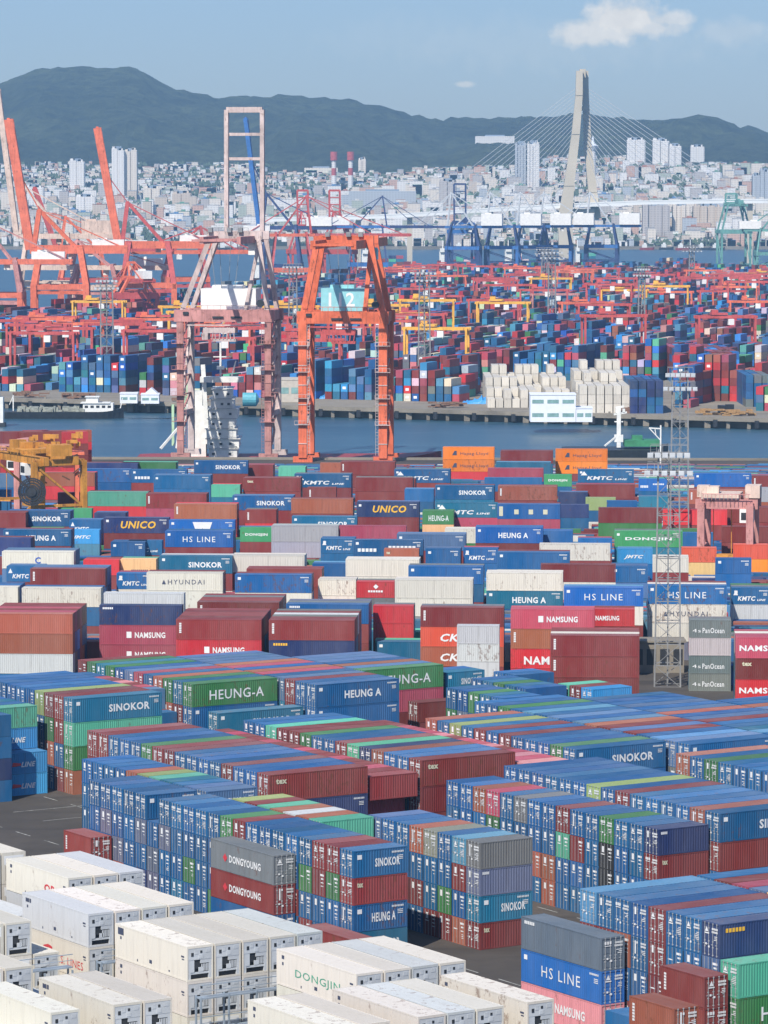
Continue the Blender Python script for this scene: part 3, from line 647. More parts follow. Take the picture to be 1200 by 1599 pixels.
def letter_geo(code, ll, ht, sides):
    """-> {material key: MB}"""
    out = {}
    for (s, a, b, c, d, mk, opt) in TEXTS[code]:
        for sy in sides:
            y = sy * (1.219 + 0.006); x = lambda f: -ll / 2 + f * ll
            if mk == 'V':
                m = out.setdefault('W', MB())
                for g in range(6):
                    xa_, xb_ = sorted(((-ll / 2 + .45) * (1 if sy < 0 else -1), (-ll / 2 + .76) * (1 if sy < 0 else -1))); zz_ = ht - .50 - g * .25
                    m.quad((xa_, y, zz_ - .19), (xb_, y, zz_ - .19), (xb_, y, zz_), (xa_, y, zz_)) if sy < 0 else m.quad((xb_, y, zz_ - .19), (xa_, y, zz_ - .19), (xa_, y, zz_), (xb_, y, zz_))
                continue
            if s[0] == '#':
                m = out.setdefault(mk, MB()); n_b = int(s[1])
                for g in range(n_b):
                    xa_ = x(a + (b - a) * (g + .08) / n_b); xb_ = x(a + (b - a) * (g + .84) / n_b); za_, zb_ = c * ht, d * ht
                    if sy > 0: xa_, xb_ = -xb_, -xa_; m.quad((xb_, y, za_), (xa_, y, za_), (xa_, y, zb_), (xb_, y, zb_))
                    else: m.quad((xa_, y, za_), (xb_, y, za_), (xb_, y, zb_), (xa_, y, zb_))
                continue
            m = out.setdefault(mk, MB())
            if s in '\u25b2\u25a0\u25c6\u25e2\u25e4\u2660\u25bc\u2016~':
                xa, xb, za, zb = x(a), x(b), c * ht, d * ht; xm = (xa + xb) / 2; zm = (za + zb) / 2; fl = 1 if sy < 0 else -1
                shp = {'\u25b2': [(xa, za), (xb, za), (xm, zb)], '\u25a0': [(xa, za), (xb, za), (xb, zb), (xa, zb)], '\u25c6': [(xa, zm), (xm, za), (xb, zm), (xm, zb)],
                       '\u25e2': [(xa, za), (xb, za), (xb, zb), (xm, zb)], '\u25e4': [(xa, zb), (xa, za), (xb, za), (xb, zb)], '\u2660': [(xa, zm), (xm, za), (xb, zm), (xm, zb)],
                       '\u25bc': [(xa, zb), (xa + (xb - xa) * .22, za), (xa + (xb - xa) * .34, za), (xm, zm), (xb - (xb - xa) * .34, za), (xb - (xb - xa) * .22, za), (xb, zb)],
                       '\u2016': [(xa, za), (xb, za), (xb, zb), (xa, zb)], '~': [(xa, za), (xb, za + .1), (xb, zb - .15), (xa + .1, zb)]}[s]
                m.add([(px * fl, y, pz) for px, pz in shp], [tuple(range(len(shp))) if sy < 0 else tuple(reversed(range(len(shp))))])
            else:
                put_text(m, s, x(a), x(b), c * ht, d * ht, y, sy, **opt)
    return out
_let = {}
def letter_meshes(code, ll, ht, sides):
    k = (code, round(ll, 1), round(ht, 1), sides)
    if k not in _let: _let[k] = [g.mesh('lettering', TM[mk]) for mk, g in letter_geo(code, ll, ht, sides).items()]
    return _let[k]
ORD = ['nearest', 'second', 'third', 'fourth', 'fifth', 'sixth', 'seventh', 'eighth', 'ninth', 'tenth', 'eleventh', 'twelfth', 'thirteenth', 'fourteenth', 'fifteenth',
       'sixteenth', 'seventeenth', 'eighteenth', 'nineteenth', 'twentieth', 'twenty-first', 'twenty-second']
LAY = ['top', 'second', 'third', 'lowest', 'bottom']
def side_word(c):
    lc = {'W': 'white', 'Y': 'yellow', 'R': 'red', 'G': 'green', 'K': 'dark', 'M': 'cream', 'V': 'white', 'B': 'blue'}
    return lc[TEXTS[c['text']][0][5]] + ' lettering'
def label_of(c):
    n = CN[c['col']]
    if c['where'] == 'strip':
        return f"{n} box, {LAY[min(c['tier'], 4)]} layer, {ORD[c['nth']]} along, {c['row']}"
    if c['where'] == 'turned':
        return f"{n} box, {LAY[c['tier']]} layer, doors to the right, {c['row']}"
    if c['where'] == 'bay':
        return f"white reefer box, {LAY[c['tier']]} layer, {ORD[c['nth']]} from left, {c['row']} of white boxes"
    return None
def build_container(c):
    d = meshset(c['L'], c['h'], c['kind'])
    t = empty('refrigerated_container' if c['kind'] == 'reefer' else 'shipping_container', (c['x'], c['y'], c['z']), c['yaw'])
    col = (*c['tint'], 1.0)
    def part(name, me, parent=t):
        o = bpy.data.objects.new(name, me); COL.objects.link(o); o.parent = parent; o.color = col; return o
    sides = (-1,) if c['where'] in ('mid', 'gap', 'strip') else (1,)
    if c['kind'] == 'reefer':
        part('insulated_body', d['body']); part('stickers', d['stick']); part('roof', d['roof']); u = part('cooling_unit', d['unit']); part('fan', d['dark'], u)
    else:
        part('corrugated_body', d['body'] if c['doors'] else d['body2']); part('roof', d['roof'])
        if c['doors']:
            for s in (0, 1):
                lf = part('door', d['leafs'][s]); part('locking_bars', d['bars'][s], lf)
            if c['marks'] and c['col'] != 'Z': part('door_codes', d['marks'][rng.randrange(8)])
        if c['col'] in 'BTHVLdD' and c['text'] not in ('v', 'm', 'y', 'w'): part('side_codes', d['side'][0 if sides[0] < 0 else 1])
    if c['text']:
        for me in letter_meshes(c['text'], c['L'], c['h'], sides): part('lettering', me)
    return t
big = sorted([i for i, c in enumerate(CONT) if c['px'] > 0], key=lambda i: -CONT[i]['px'])[:300]
bigset = set(big)
# names for the front facing boxes: count them from the left inside bands of the picture
mids = [i for i in big if CONT[i]['where'] in ('mid', 'gap')]
def mid_label(i):
    c = CONT[i]; u, v = px_of(c['x'], c['y'], c['z'] + c['h'] * .5)
    size = 'long' if c['L'] > 8 else 'short'
    w = f"{size} {CN[c['col']]} box"
    if c['text']: w += ' with ' + side_word(c)
    return w, u, v
ML = {i: mid_label(i) for i in mids}
labels = {}
for i in mids:
    w, u, v = ML[i]; c = CONT[i]
    side = ['far left', 'left', 'left of centre', 'right of centre', 'right', 'far right'][max(0, min(5, int(u // 200)))]
    band = 'front' if v > 990 else 'second' if v > 935 else 'third' if v > 880 else 'fourth' if v > 835 else 'fifth' if v > 795 else 'sixth' if v > 750 else 'quayside'
    labels[i] = f"{w}, {side}, {band} line"
from collections import Counter, defaultdict
byl = defaultdict(list)
for i, l in labels.items(): byl[l].append(i)
for l, ii in byl.items():
    if len(ii) > 1:
        ii.sort(key=lambda i: (round(ML[i][1] / 6), ML[i][2]))
        for k, i in enumerate(ii):
            labels[i] = f"{['first', 'second', 'third', 'fourth', 'fifth', 'sixth', 'seventh'][min(k, 6)]} {l}" + ' from left'
for i in big:
    c = CONT[i]; t = build_container(c)
    lab = labels.get(i) or label_of(c)
    tag(t, lab, 'refrigerated container' if c['kind'] == 'reefer' else 'shipping container',
        'white refrigerated containers' if c['kind'] == 'reefer' else 'shipping containers stacked in the yard')
    c['label'] = lab
# everything smaller in the photo: one mass
MASS = MB(); MASSR = MB(); MASSM = MB(); MASSD = MB(); MASSB = MB(); MASST = {}
def mass_box(x, y, z, yaw, ll, ht, tint, marks=True, kind='dry', text=None, where='', rnd=rng):
    M = Matrix.Translation((x, y, z)) @ Matrix.Rotation(yaw, 4, 'Z'); hl = ll / 2; hw = 1.219
    MASS.box(-hl, -hw, 0.0, hl, hw, ht - 0.02, tint, M)
    MASSR.add([tuple(M @ Vector(p)) for p in ((-hl + .05, -hw + .05, ht - .008), (hl - .05, -hw + .05, ht - .008), (hl - .05, hw - .05, ht - .008), (-hl + .05, hw - .05, ht - .008))], [(0, 1, 2, 3)], tint)
    if kind == 'reefer':
        MASSD.box(-hl - .02, -.85, .3, -hl + .1, .85, ht - 1.2, None, M); MASSM.box(-hl - .01, -1.0, ht - 1.1, -hl + .1, 1.0, ht - .3, None, M)
    elif marks:
        def q(y0, y1, z0, z1): MASSM.add([tuple(M @ Vector(p)) for p in ((-hl - .02, y1, z0), (-hl - .02, y0, z0), (-hl - .02, y0, z1), (-hl - .02, y1, z1))], [(0, 1, 2, 3)])
        q(-.95, -.25, ht - .62, ht - .42); q(-.9, -.45, ht - .95, ht - .8); q(-.9, -.4, ht - 1.3, ht - 1.2)
        if rnd.random() < .7: q(.35, .7, ht - .95, ht - .35)
        for k_ in range(rnd.choice((1, 2, 3))): q(-.9, -.9 + rnd.uniform(.25, .6), ht - 1.62 - k_ * .17, ht - 1.55 - k_ * .17)
        if rnd.random() < .5: q(.2, .9, ht - 1.2, ht - 1.1)
        for yy in (-.82, -.28, .28, .82):
            MASSB.add([tuple(M @ Vector(p)) for p in ((-hl - .03, yy + .035, .06), (-hl - .03, yy - .035, .06), (-hl - .03, yy - .035, ht - .06), (-hl - .03, yy + .035, ht - .06))], [(0, 1, 2, 3)])
        for yy in (0.0, -1.2, 1.2): MASSD.add([tuple(M @ Vector(p)) for p in ((-hl - .012, yy + .03, .1), (-hl - .012, yy - .03, .1), (-hl - .012, yy - .03, ht - .1), (-hl - .012, yy + .03, ht - .1))], [(0, 1, 2, 3)])
    if text and text in TEXTS:
        for mk, g in letter_geo(text, ll, ht, (-1,)).items():
            MASST.setdefault(mk, MB()).add([tuple(M @ Vector(p)) for p in g.v], g.f)
for i, c in enumerate(CONT):
    if i in bigset: continue
    if c['px'] == 0 and c['tier'] > 1: continue
    mass_box(c['x'], c['y'], c['z'], c['yaw'], c['L'], c['h'], c['tint'], c['doors'] and c['px'] > 0, c['kind'], c['text'], c['where'])
# ---------------------------------------------------------------- ground, water, far shore
def asphalt(name, base, var=.35):
    m, t, b = mat_new(name)
    n1, _ = noise(t, 0.02, 6, .6); n2, _ = noise(t, 0.35, 8, .7); n3, _ = noise(t, 0.09, 4, .6, stretch=(.15, 1.6, 1))
    c = mixc(t, ramp(t, n1.outputs['Fac'], .3, .7), tuple(x * (1 - var) for x in base), tuple(x * (1 + var) for x in base))
    c = mixc(t, ramp(t, n2.outputs['Fac'], .45, .75), c, tuple(x * .75 for x in base))
    c = mixc(t, ramp(t, n3.outputs['Fac'], .52, .68), c, tuple(x * .62 for x in base))
    t.links.new(c, b.inputs['Base Color']); b.inputs['Roughness'].default_value = .85
    bp = N(t, 'ShaderNodeBump'); bp.inputs['Strength'].default_value = .3; t.links.new(n2.outputs['Fac'], bp.inputs['Height']); t.links.new(bp.outputs[0], b.inputs['Normal'])
    return m
M_ASPH = asphalt('asphalt', (0.060, 0.050, 0.040), .5)
M_CONC = asphalt('quay_concrete', (0.24, 0.21, 0.165), .2)
def slab(name, pts, z0, z1, mat, label):
    m = MB(); n = len(pts)
    vs = [(x, y, z0) for x, y in pts] + [(x, y, z1) for x, y in pts]
    m.add(vs, [tuple(range(n, 2 * n))] + [(i, (i + 1) % n, n + (i + 1) % n, n + i) for i in range(n)])
    o = m.build(name, mat); tag(o, label, None, None, 'structure'); return o
slab('ground', [(-600, -200), (600, -200), (600, 1030), (-600, 1062)], -8, 0, M_ASPH, 'dark asphalt of the near container yard')
FQ = [(-480, gp(0, 621, 0)[1] + 60), (gp(0, 621, 0)), gp(600, 637, 0), gp(1200, 653, 0), (420, gp(1200, 653)[1] - 35)]
FQ[0] = (-700, FQ[1][1] + 40)
slab('terminal_ground', [*FQ, (700, FQ[-1][1] - 20), (900, 3500), gp(1200, 431), gp(960, 430), gp(600, 440), gp(360, 476), gp(120, 500), gp(0, 505), (-700, 2060)], -8, 0, M_CONC,
     'pale concrete of the terminal across the channel')
# water
m, t, b = mat_new('sea_water')
n1, _ = noise(t, 0.006, 5, .6, stretch=(1, 2.2, 1)); n2, _ = noise(t, 0.22, 6, .65, stretch=(1, 1.8, 1)); n3, _ = noise(t, .035, 4, .6, stretch=(.5, 2.5, 1))
c = mixc(t, ramp(t, n1.outputs['Fac'], .35, .65), (0.020, 0.066, 0.105), (0.034, 0.088, 0.130))
t.links.new(mixc(t, ramp(t, n3.outputs['Fac'], .5, .75), c, (0.055, 0.12, 0.165)), b.inputs['Base Color'])
b.inputs['Roughness'].default_value = .32; b.inputs['IOR'].default_value = 1.33
bp = N(t, 'ShaderNodeBump'); bp.inputs['Strength'].default_value = .55; bp.inputs['Distance'].default_value = .6
t.links.new(n2.outputs['Fac'], bp.inputs['Height']); t.links.new(bp.outputs[0], b.inputs['Normal'])
M_SEA = m
mm = MB(); mm.quad((-9000, -500, -3.5), (9000, -500, -3.5), (9000, 12000, -3.5), (-9000, 12000, -3.5))
tag(mm.build('water', M_SEA), 'blue harbour water of the channel', None, None, 'structure')
# far quay wall with arched fender bays
def lerp(a, b, f): return a + (b - a) * f
qm = MB(); qd = MB(); p0 = Vector((*gp(-40, 620, 0), 0)); p1 = Vector((*gp(1230, 654, 0), 0)); L_ = (p1 - p0).length; dirq = (p1 - p0) / L_
nq = int(L_ / 7.0)
qn = Vector((dirq.y, -dirq.x, 0))
for i in range(nq):
    a = p0 + dirq * (i * 7.0); b_ = p0 + dirq * (i * 7.0 + 7.0)
    c0 = a + qn * 1.5
    qm.bar(a + dirq * .5 + qn * 2.2 + Vector((0, 0, -3.4)), a + dirq * .5 + qn * 2.2 + Vector((0, 0, -1.0)), 1.1 if i % 3 else 1.9, 1.6)
    if i % 2: qd.cyl(a + dirq * 3.8 + qn * 3.4 + Vector((0, 0, -3.0)), a + dirq * 3.8 + qn * 3.4 + Vector((0, 0, -.6)), .9, 10)
    if i % 3 == 1: qm.bar(a + dirq * 2 + qn * 2.5 + Vector((0, 0, .1)), a + dirq * 2 + qn * 2.5 + Vector((0, 0, 1.0)), .7, .7)
qm.bar(p0 + qn * 1.6 + Vector((0, 0, -.42)), p1 + qn * 1.6 + Vector((0, 0, -.42)), 4.4, 1.3)
q = qm.build('quay_wall', M_CONC); tag(q, 'long concrete quay edge across the channel with dark openings', 'quay wall')
qd.build('rubber_fenders', M_DARK, q)
qm = MB(); qm.bar((-560, 1061.5, .15), (560, 1031, .15), 1.4, .9)
tag(qm.build('quay_kerb', M_CONC), 'concrete kerb along the near quay edge', None, None, 'structure')
# hills
RIDGE = [(-300, 150), (-120, 150), (-30, 142), (0, 132), (50, 114), (100, 105), (140, 107), (200, 105), (218, 110), (250, 128), (300, 147), (340, 152), (440, 150), (520, 154), (560, 158),
         (600, 168), (640, 179), (690, 188), (715, 183), (760, 184), (830, 184), (870, 182), (890, 178), (940, 182), (1000, 188), (1050, 190), (1130, 194), (1170, 200), (1200, 206), (1300, 225), (1500, 240)]
def ridge_px(u):
    for (a, b), (c_, d) in zip(RIDGE, RIDGE[1:]):
        if a <= u <= c_: return b + (d - b) * (u - a) / (c_ - a)
    return 230
YS, YF, YR = 4870.0, 6050.0, 7700.0
from mathutils import noise as mn
def terr(x, y):
    u = 600 + x / y * FPX
    zr = zat(ridge_px(u), YR) ; zf = 62 + 34 * max(0, min(1, (u - 520) / 300)) + 8 * mn.noise(Vector((x * .002, y * .002, 3)))
    if y < YS: return -6
    if y < YF:
        f = (y - YS) / (YF - YS); z = 1 + (zf - 1) * (f ** 1.15)
    elif y < YR:
        f = (y - YF) / (YR - YF); z = zf + (zr - zf) * (f ** .85)
        z += (40 * mn.noise(Vector((x * .0045, y * .0012, 0))) + 14 * mn.noise(Vector((x * .015, y * .004, 5)))) * math.sin(math.pi * f) * 1.3
    else:
        z = zr - (y - YR) * .25
    z += 3.0 * mn.noise(Vector((x * .02, y * .02, 1))) * min(1, max(0, (y - YF) / 300))
    return z
hm = MB(); nx, ny = 300, 90; xs = np.linspace(-2300, 2300, nx); ys = np.concatenate([np.linspace(4860, 6050, 30), np.linspace(6080, 8600, 60)])
for y in ys:
    for x in xs:
        hm.v.append((x, y, terr(x, y) + (rng.uniform(-4, 4) if y > 6100 else 0)))
hm.n = len(hm.v)
for j in range(ny - 1):
    for i in range(nx - 1):
        a = j * nx + i; hm.f.append((a, a + 1, a + nx + 1, a + nx)); hm.c.append(None)
m, t, b = mat_new('wooded_hillside')
n1, _ = noise(t, 0.004, 8, .7); n2, _ = noise(t, 0.028, 8, .8)
c = mixc(t, ramp(t, n1.outputs['Fac'], .38, .60), (0.028, 0.055, 0.024), (0.115, 0.155, 0.062))
c = mixc(t, ramp(t, n2.outputs['Fac'], .40, .58), mixc(t, .75, c, (0.008, 0.020, 0.010)), mixc(t, .25, c, (0.16, 0.17, 0.08)))
t.links.new(c, b.inputs['Base Color']); b.inputs['Roughness'].default_value = .9
bp = N(t, 'ShaderNodeBump'); bp.inputs['Strength'].default_value = 1.0; bp.inputs['Distance'].default_value = 22
t.links.new(n2.outputs['Fac'], bp.inputs['Height']); t.links.new(bp.outputs[0], b.inputs['Normal'])
tag(hm.build('hills', m), 'long wooded hills behind the town', None, None, 'structure')
def ground_at(px, py):
    """first point of the far slope seen at this pixel"""
    lo = YS
    for k in range(275):
        Y = YS + k * 10
        if terr(xat(px, Y), Y) >= zat(py, Y): return xat(px, Y), Y, terr(xat(px, Y), Y)
    return xat(px, 7600), 7600, terr(xat(px, 7600), 7600)
# haze
hz, t, b = mat_new('haze_air'); t.nodes.clear()
o_ = N(t, 'ShaderNodeOutputMaterial'); v_ = N(t, 'ShaderNodeVolumePrincipled')
v_.inputs['Color'].default_value = (0.40, 0.70, 1.0, 1); v_.inputs['Density'].default_value = 0.0001; v_.inputs['Anisotropy'].default_value = 0.2
t.links.new(v_.outputs[0], o_.inputs['Volume'])
mm = MB(); mm.box(-3000, -400, -9.5, 3000, 9200, 620)
hb = mm.build('haze', hz); tag(hb, 'thin blue summer haze over the harbour', None, None, 'stuff')

m = MB()
def line(a, b, w_=.18):
    (x0, y0), (x1, y1) = a, b; d = math.hypot(x1 - x0, y1 - y0); nx, ny = -(y1 - y0) / d * w_ / 2, (x1 - x0) / d * w_ / 2
    m.quad((x0 + nx, y0 + ny, .005), (x0 - nx, y0 - ny, .005), (x1 - nx, y1 - ny, .005), (x1 + nx, y1 + ny, .005))
for l0 in (184.6, 199.0, 213.4, 222.6):
    for k in range(34): line(LW(l0, -470 + k * 7), LW(l0, -466.4 + k * 7))
for w0 in (-405.5, -398.0, -296.5, -290.0):
    line(LW(120, w0), LW(196, w0)); line(LW(205, w0), LW(300, w0))
tag(m.build('road_markings', simple('worn_white_line', (.30, .30, .27), .8, var=.6, scale=1.2)), 'worn white lines painted on the yard lanes', None, None, 'structure')
# ---------------------------------------------------------------- cranes
def steel(name, col, var=.25):
    """crane paint that has faded, with rust where it has lifted and grime running down"""
    m, t, b = mat_new(name)
    n1, _ = noise(t, .25, 6, .65); n2, _ = noise(t, .9, 8, .75, stretch=(1, 1, .45)); n3, _ = noise(t, 1.6, 5, .6, stretch=(1.5, 1.5, .07))
    c = mixc(t, ramp(t, n1.outputs['Fac'], .3, .7), tuple(x * (1 - var) for x in col), tuple(min(1, x * (1 + var * .4) + .02) for x in col))
    c = mixc(t, ramp(t, n3.outputs['Fac'], .5, .75), c, mixc(t, .45, c, (.05, .03, .025)))
    c = mixc(t, ramp(t, n2.outputs['Fac'], .57, .64), c, mixc(t, .7, c, (.12, .045, .02)))
    t.links.new(c, b.inputs['Base Color']); b.inputs['Roughness'].default_value = .6; b.inputs['Specular IOR Level'].default_value = .3
    return m
C_ORANGE = steel('orange_crane_paint', (0.72, 0.145, 0.055), .3); C_PINK = steel('faded_pink_crane_paint', (0.46, 0.21, 0.18), .35)
C_RED = steel('red_crane_paint', (0.54, 0.085, 0.075)); C_CORAL = steel('coral_crane_paint', (0.76, 0.17, 0.08)); C_CREAM = steel('cream_crane_paint', (0.68, 0.52, 0.42))
C_BLUE = steel('blue_crane_paint', (0.03, 0.15, 0.42)); C_NAVY = steel('navy_crane_paint', (0.02, 0.05, 0.16)); C_GREEN = steel('green_crane_paint', (0.13, 0.33, 0.29))
C_YEL = steel('yellow_crane_paint', (0.62, 0.27, 0.035), .4); C_WHITE = simple('white_house_paint', (0.78, 0.76, 0.71), .5, var=.12); C_AQUA = simple('aqua_house_paint', (0.26, 0.56, 0.58), .5, var=.12)
C_TAUPE = steel('taupe_crane_paint', (0.58, 0.46, 0.42), .35); C_ROSE = steel('rose_crane_paint', (0.56, 0.25, 0.22), .35); C_CYAN = steel('cyan_crane_paint', (0.10, 0.42, 0.50))
def V(x, y, z): return Vector((x, y, z))
def part(o_name, mb, mat, parent): return mb.build(o_name, mat, parent)
def lattice(m, p, q, w, t, step):
    """square lattice between two points (vertical or level)"""
    p = Vector(p); q = Vector(q); d = (q - p); L_ = d.length; d.normalize()
    a = V(1, 0, 0) if abs(d.z) > .7 else V(0, 0, 1); b_ = d.cross(a).normalized()
    cs = [a * w / 2 * i + b_ * w / 2 * j for i, j in ((-1, -1), (1, -1), (1, 1), (-1, 1))]
    for c_ in cs: m.bar(p + c_, q + c_, t)
    n = max(1, int(L_ / step))
    for k in range(n):
        s0 = p + d * (L_ * k / n); s1 = p + d * (L_ * (k + 1) / n)
        for i in range(4):
            u, v = cs[i], cs[(i + 1) % 4]
            m.bar(s0 + u, s0 + v, t * .6); m.bar(s0 + u, s1 + v, t * .6) if (k + i) % 2 else m.bar(s0 + v, s1 + u, t * .6)
def quay_crane(loc, yaw, label, group, c1, c2=None, c3=None, house=None, W=25., G=20., zp=38., zg=60., wt=13., th=1.6, boom='out', boomL=50., backL=22., apex=18., bc=None,
               hz_=(3, 13, 6), hoff=0, number=None, boomang=82, legw=1.9, zsill=12., xshift=0, cst=None, inner=6.5, tox=0.0):
    """ship-to-shore crane; local y points over the water, x along the quay"""
    c2 = c2 or c1; c3 = c3 or c1; bc = bc or c1; house = house or C_WHITE; cst = cst or c2
    t = empty('quay_crane', (*loc, 0), yaw); tag(t, label, 'quay crane', group)
    for sx in (-1, 1):
        for sy in (-1, 1):
            m = MB(); m.bar((sx * W / 2, sy * G / 2, 1.2), (sx * W / 2, sy * G / 2, zp + 1), legw, legw)
            m.box(sx * W / 2 - 2.6, sy * G / 2 - .7, 0, sx * W / 2 + 2.6, sy * G / 2 + .7, 1.5)
            part('leg', m, c1 if sy < 0 else c2, t)
    m = MB()
    for sx in (-1, 1):
        m.bar((sx * W / 2, -G / 2, zsill), (sx * W / 2, G / 2, zsill), 1.2, 1.4)
        m.bar((sx * W / 2, -G / 2, zsill), (sx * W / 2, G / 2, zp - 3), .7, .7)
    part('brace', m, c2, t)
    m = MB()
    for sy in (-1, 1): m.bar((-W / 2 - 1.5, sy * G / 2, zp), (W / 2 + 1.5, sy * G / 2, zp), 2.0, 3.2)
    for sx in (-1, 1): m.bar((sx * W / 2, -G / 2, zp), (sx * W / 2, G / 2, zp), 1.6, 2.6)
    part('portal_beam', m, c3, t)
    m = MB()
    for sy in (-1, 1):
        for sx in (-1, 1):
            m.bar((sx * W / 2, sy * G / 2, zp), (tox + sx * wt / 2, sy * G / 2 * .75, zg), th, th)
            if sy < 0 and sx > 0: m.bar((sx * (W / 2 - inner), sy * G / 2, zp), (tox + sx * (wt / 2 + .3), sy * G / 2 * .75, zg - 1), th * .7, th * .7)
        m.bar((tox - wt / 2 - 1, sy * G / 2 * .75, zg), (tox + wt / 2 + 1, sy * G / 2 * .75, zg), th, 2.2)
    part('a_frame', m, c2, t)
    m = MB()
    for sx in (-1, 1): m.bar((tox + sx * wt * .38, -G / 2 - backL, zg - 1), (tox + sx * wt * .38, G / 2 + 2, zg - 1), th * .85, max(1.9, th * 1.4))
    k = -G / 2 - backL
    while k < G / 2: m.bar((-wt * .38, k, zg - 1), (wt * .38, k, zg - 1), .5, .6); k += 6
    part('girder', m, c3, t)
    m = MB(); y0 = G / 2 + 2
    if boom == 'out': d = V(0, 1, 0)
    else: d = V(0, math.cos(math.radians(boomang)), math.sin(math.radians(boomang)))
    for sx in (-1, 1): m.bar(V(tox + sx * wt * .38, y0, zg - 1), V(tox + sx * wt * .38, y0, zg - 1) + d * boomL, th * .9, max(2.0, th * 1.5))
    for f in np.linspace(.05, 1, 6 if boomL < 45 else 9):
        if boom == 'open' and .08 < f < .6: continue
        p = V(tox, y0, zg - 1) + d * (boomL * f); m.bar(p - V(wt * .38, 0, 0), p + V(wt * .38, 0, 0), .8 if f < .99 else 1.5)
    part('boom', m, bc, t)
    if apex:
        m = MB(); top = zg + apex
        for sx in (-1, 1):
            m.bar((sx * wt * .42, G / 2, zg), (sx * wt * .2, G / 2 - 3, top), th * .8); m.bar((sx * wt * .42, -G / 2 * .6, zg), (sx * wt * .2, G / 2 - 3, top), th * .6)
        m.bar((-wt * .2, G / 2 - 3, top), (wt * .2, G / 2 - 3, top), 1.2)
        part('apex_frame', m, cst, t)
        m = MB(); tp = V(0, G / 2 - 3, top)
        for sx in (-1, 1):
            m.bar(tp + V(sx * wt * .2, 0, 0), (sx * wt * .38, -G / 2 - backL + 2, zg), .45)
            e = V(sx * wt * .38, y0, zg - 1) + d * boomL * .62; m.bar(tp + V(sx * wt * .2, 0, 0), e, .4)
            if boom == 'out': m.bar(tp + V(sx * wt * .2, 0, 0), V(sx * wt * .38, y0, zg - 1) + d * boomL * .95, .4)
        part('stay', m, cst, t)
    hh = hz_[2]; hw_ = hz_[1]; hb = zp + 1.7 if hz_[0] == 'p' else zg + .2
    yb = -G / 2 + 1 if hz_[0] == 'p' else -G / 2 - backL * .55
    m = MB(); m.box(hoff - hw_ / 2, yb - (0 if hz_[0] == 'p' else 8), hb, hoff + hw_ / 2, yb + 9, hb + hh)
    m.box(hoff - hw_ * .3, yb + 1, hb + hh, hoff + hw_ * .25, yb + 6, hb + hh + .9)
    h = part('machinery_house', m, house, t)
    if number:
        m = MB(); v_, f_ = text_geo(number, fat=.02); z0 = hb + hh * .2
        m.add([(hoff - hw_ * .32 + a * hw_ * .6, yb - .06, z0 + b * hh * .62) for a, b in v_], f_)
        part('number', m, M_MARK, h)
    m = MB(); m.box(wt * .38 + 1, -G / 4, zg - 5.2, wt * .38 + 3.4, -G / 4 + 3, zg - 2.4); m.bar((wt * .38 + .5, -G / 4 + 1, zg - 2.2), (wt * .38 + 3.4, -G / 4 + 1, zg - 2.2), .4)
    part('operator_cab', m, house, t)
    m = MB(); x = W / 2 + (1.0 if not xshift else xshift)
    for i in range(9):
        z0 = 4 + i * (zp - 6) / 9; z1 = z0 + (zp - 6) / 9
        m.bar((x, -G / 2 + (i % 2) * 4, z0), (x, -G / 2 + 4 - (i % 2) * 4, z1), .6, .25)
    part('stairs', m, c2, t)
    m = MB()
    for i in range(14):
        xx = -W / 2 + (i + .5) * W / 14; m.bar((xx, -G / 2 - 1.1, zp + 1.6), (xx, -G / 2 - 1.1, zp + 2.8), .1)
    m.bar((-W / 2, -G / 2 - 1.1, zp + 2.8), (W / 2, -G / 2 - 1.1, zp + 2.8), .14)
    part('railing', m, c2, t)
    if hz_[0] == 'p':
        m = MB(); q = random.Random(int(W * 10))          # trolley, hoist ropes and machinery slung under the portal
        m.box(-5.5, -G / 2 - 1.5, zp - 4.6, 3.2, -G / 2 + 3.5, zp - 3.2); m.box(-5.8, -G / 2 - 1.6, zp - 6.4, -4.2, -G / 2 + 2.4, zp - 4.6); m.box(-3, -G / 2 - 1.2, zp - 6.9, 3.4, -G / 2 + 1.4, zp - 6.2)
        for i in range(9): xx = -5.2 + i * 1.02; m.bar((xx, -G / 2 - 1.3, zp - 6.3), (xx + q.uniform(-.8, .8), -G / 2 - 1.3, zp - 3), .22)
        m.bar((-W / 2 + 2, -G / 2 - .6, zp - 2.5), (W / 2 - 2, -G / 2 - .6, zp - 2.5), .35); part('trolley', m, C_RED if c1 is C_ORANGE else C_TAUPE, t)
        m = MB()
        for sx in (-1, 1):                                 # ladders and landings up the legs
            lx = sx * (W / 2 - legw * .5 - .5)
            for i in range(40): m.bar((lx - .35, -G / 2 - .9, 3 + i * .85), (lx + .35, -G / 2 - .9, 3 + i * .85), .09)
            for e in (-.35, .35): m.bar((lx + e, -G / 2 - .9, 2), (lx + e, -G / 2 - .9, zp - 2), .09)
            for z in (10, 17, 24, 31):
                m.box(sx * W / 2 - 2.0, -G / 2 - 2.0, z, sx * W / 2 + 2.0, -G / 2 - .9, z + .12)
                for xx in np.linspace(-2, 2, 5): m.bar((sx * W / 2 + xx, -G / 2 - 2.0, z), (sx * W / 2 + xx, -G / 2 - 2.0, z + 1.1), .07)
                m.bar((sx * W / 2 - 2, -G / 2 - 2, z + 1.1), (sx * W / 2 + 2, -G / 2 - 2, z + 1.1), .08)
            for z in np.arange(5, zp - 4, 5.2): m.bar((sx * W / 2 - legw / 2 - .08, -G / 2 - legw / 2 - .03, z), (sx * W / 2 + legw / 2 + .08, -G / 2 - legw / 2 - .03, z), .22)
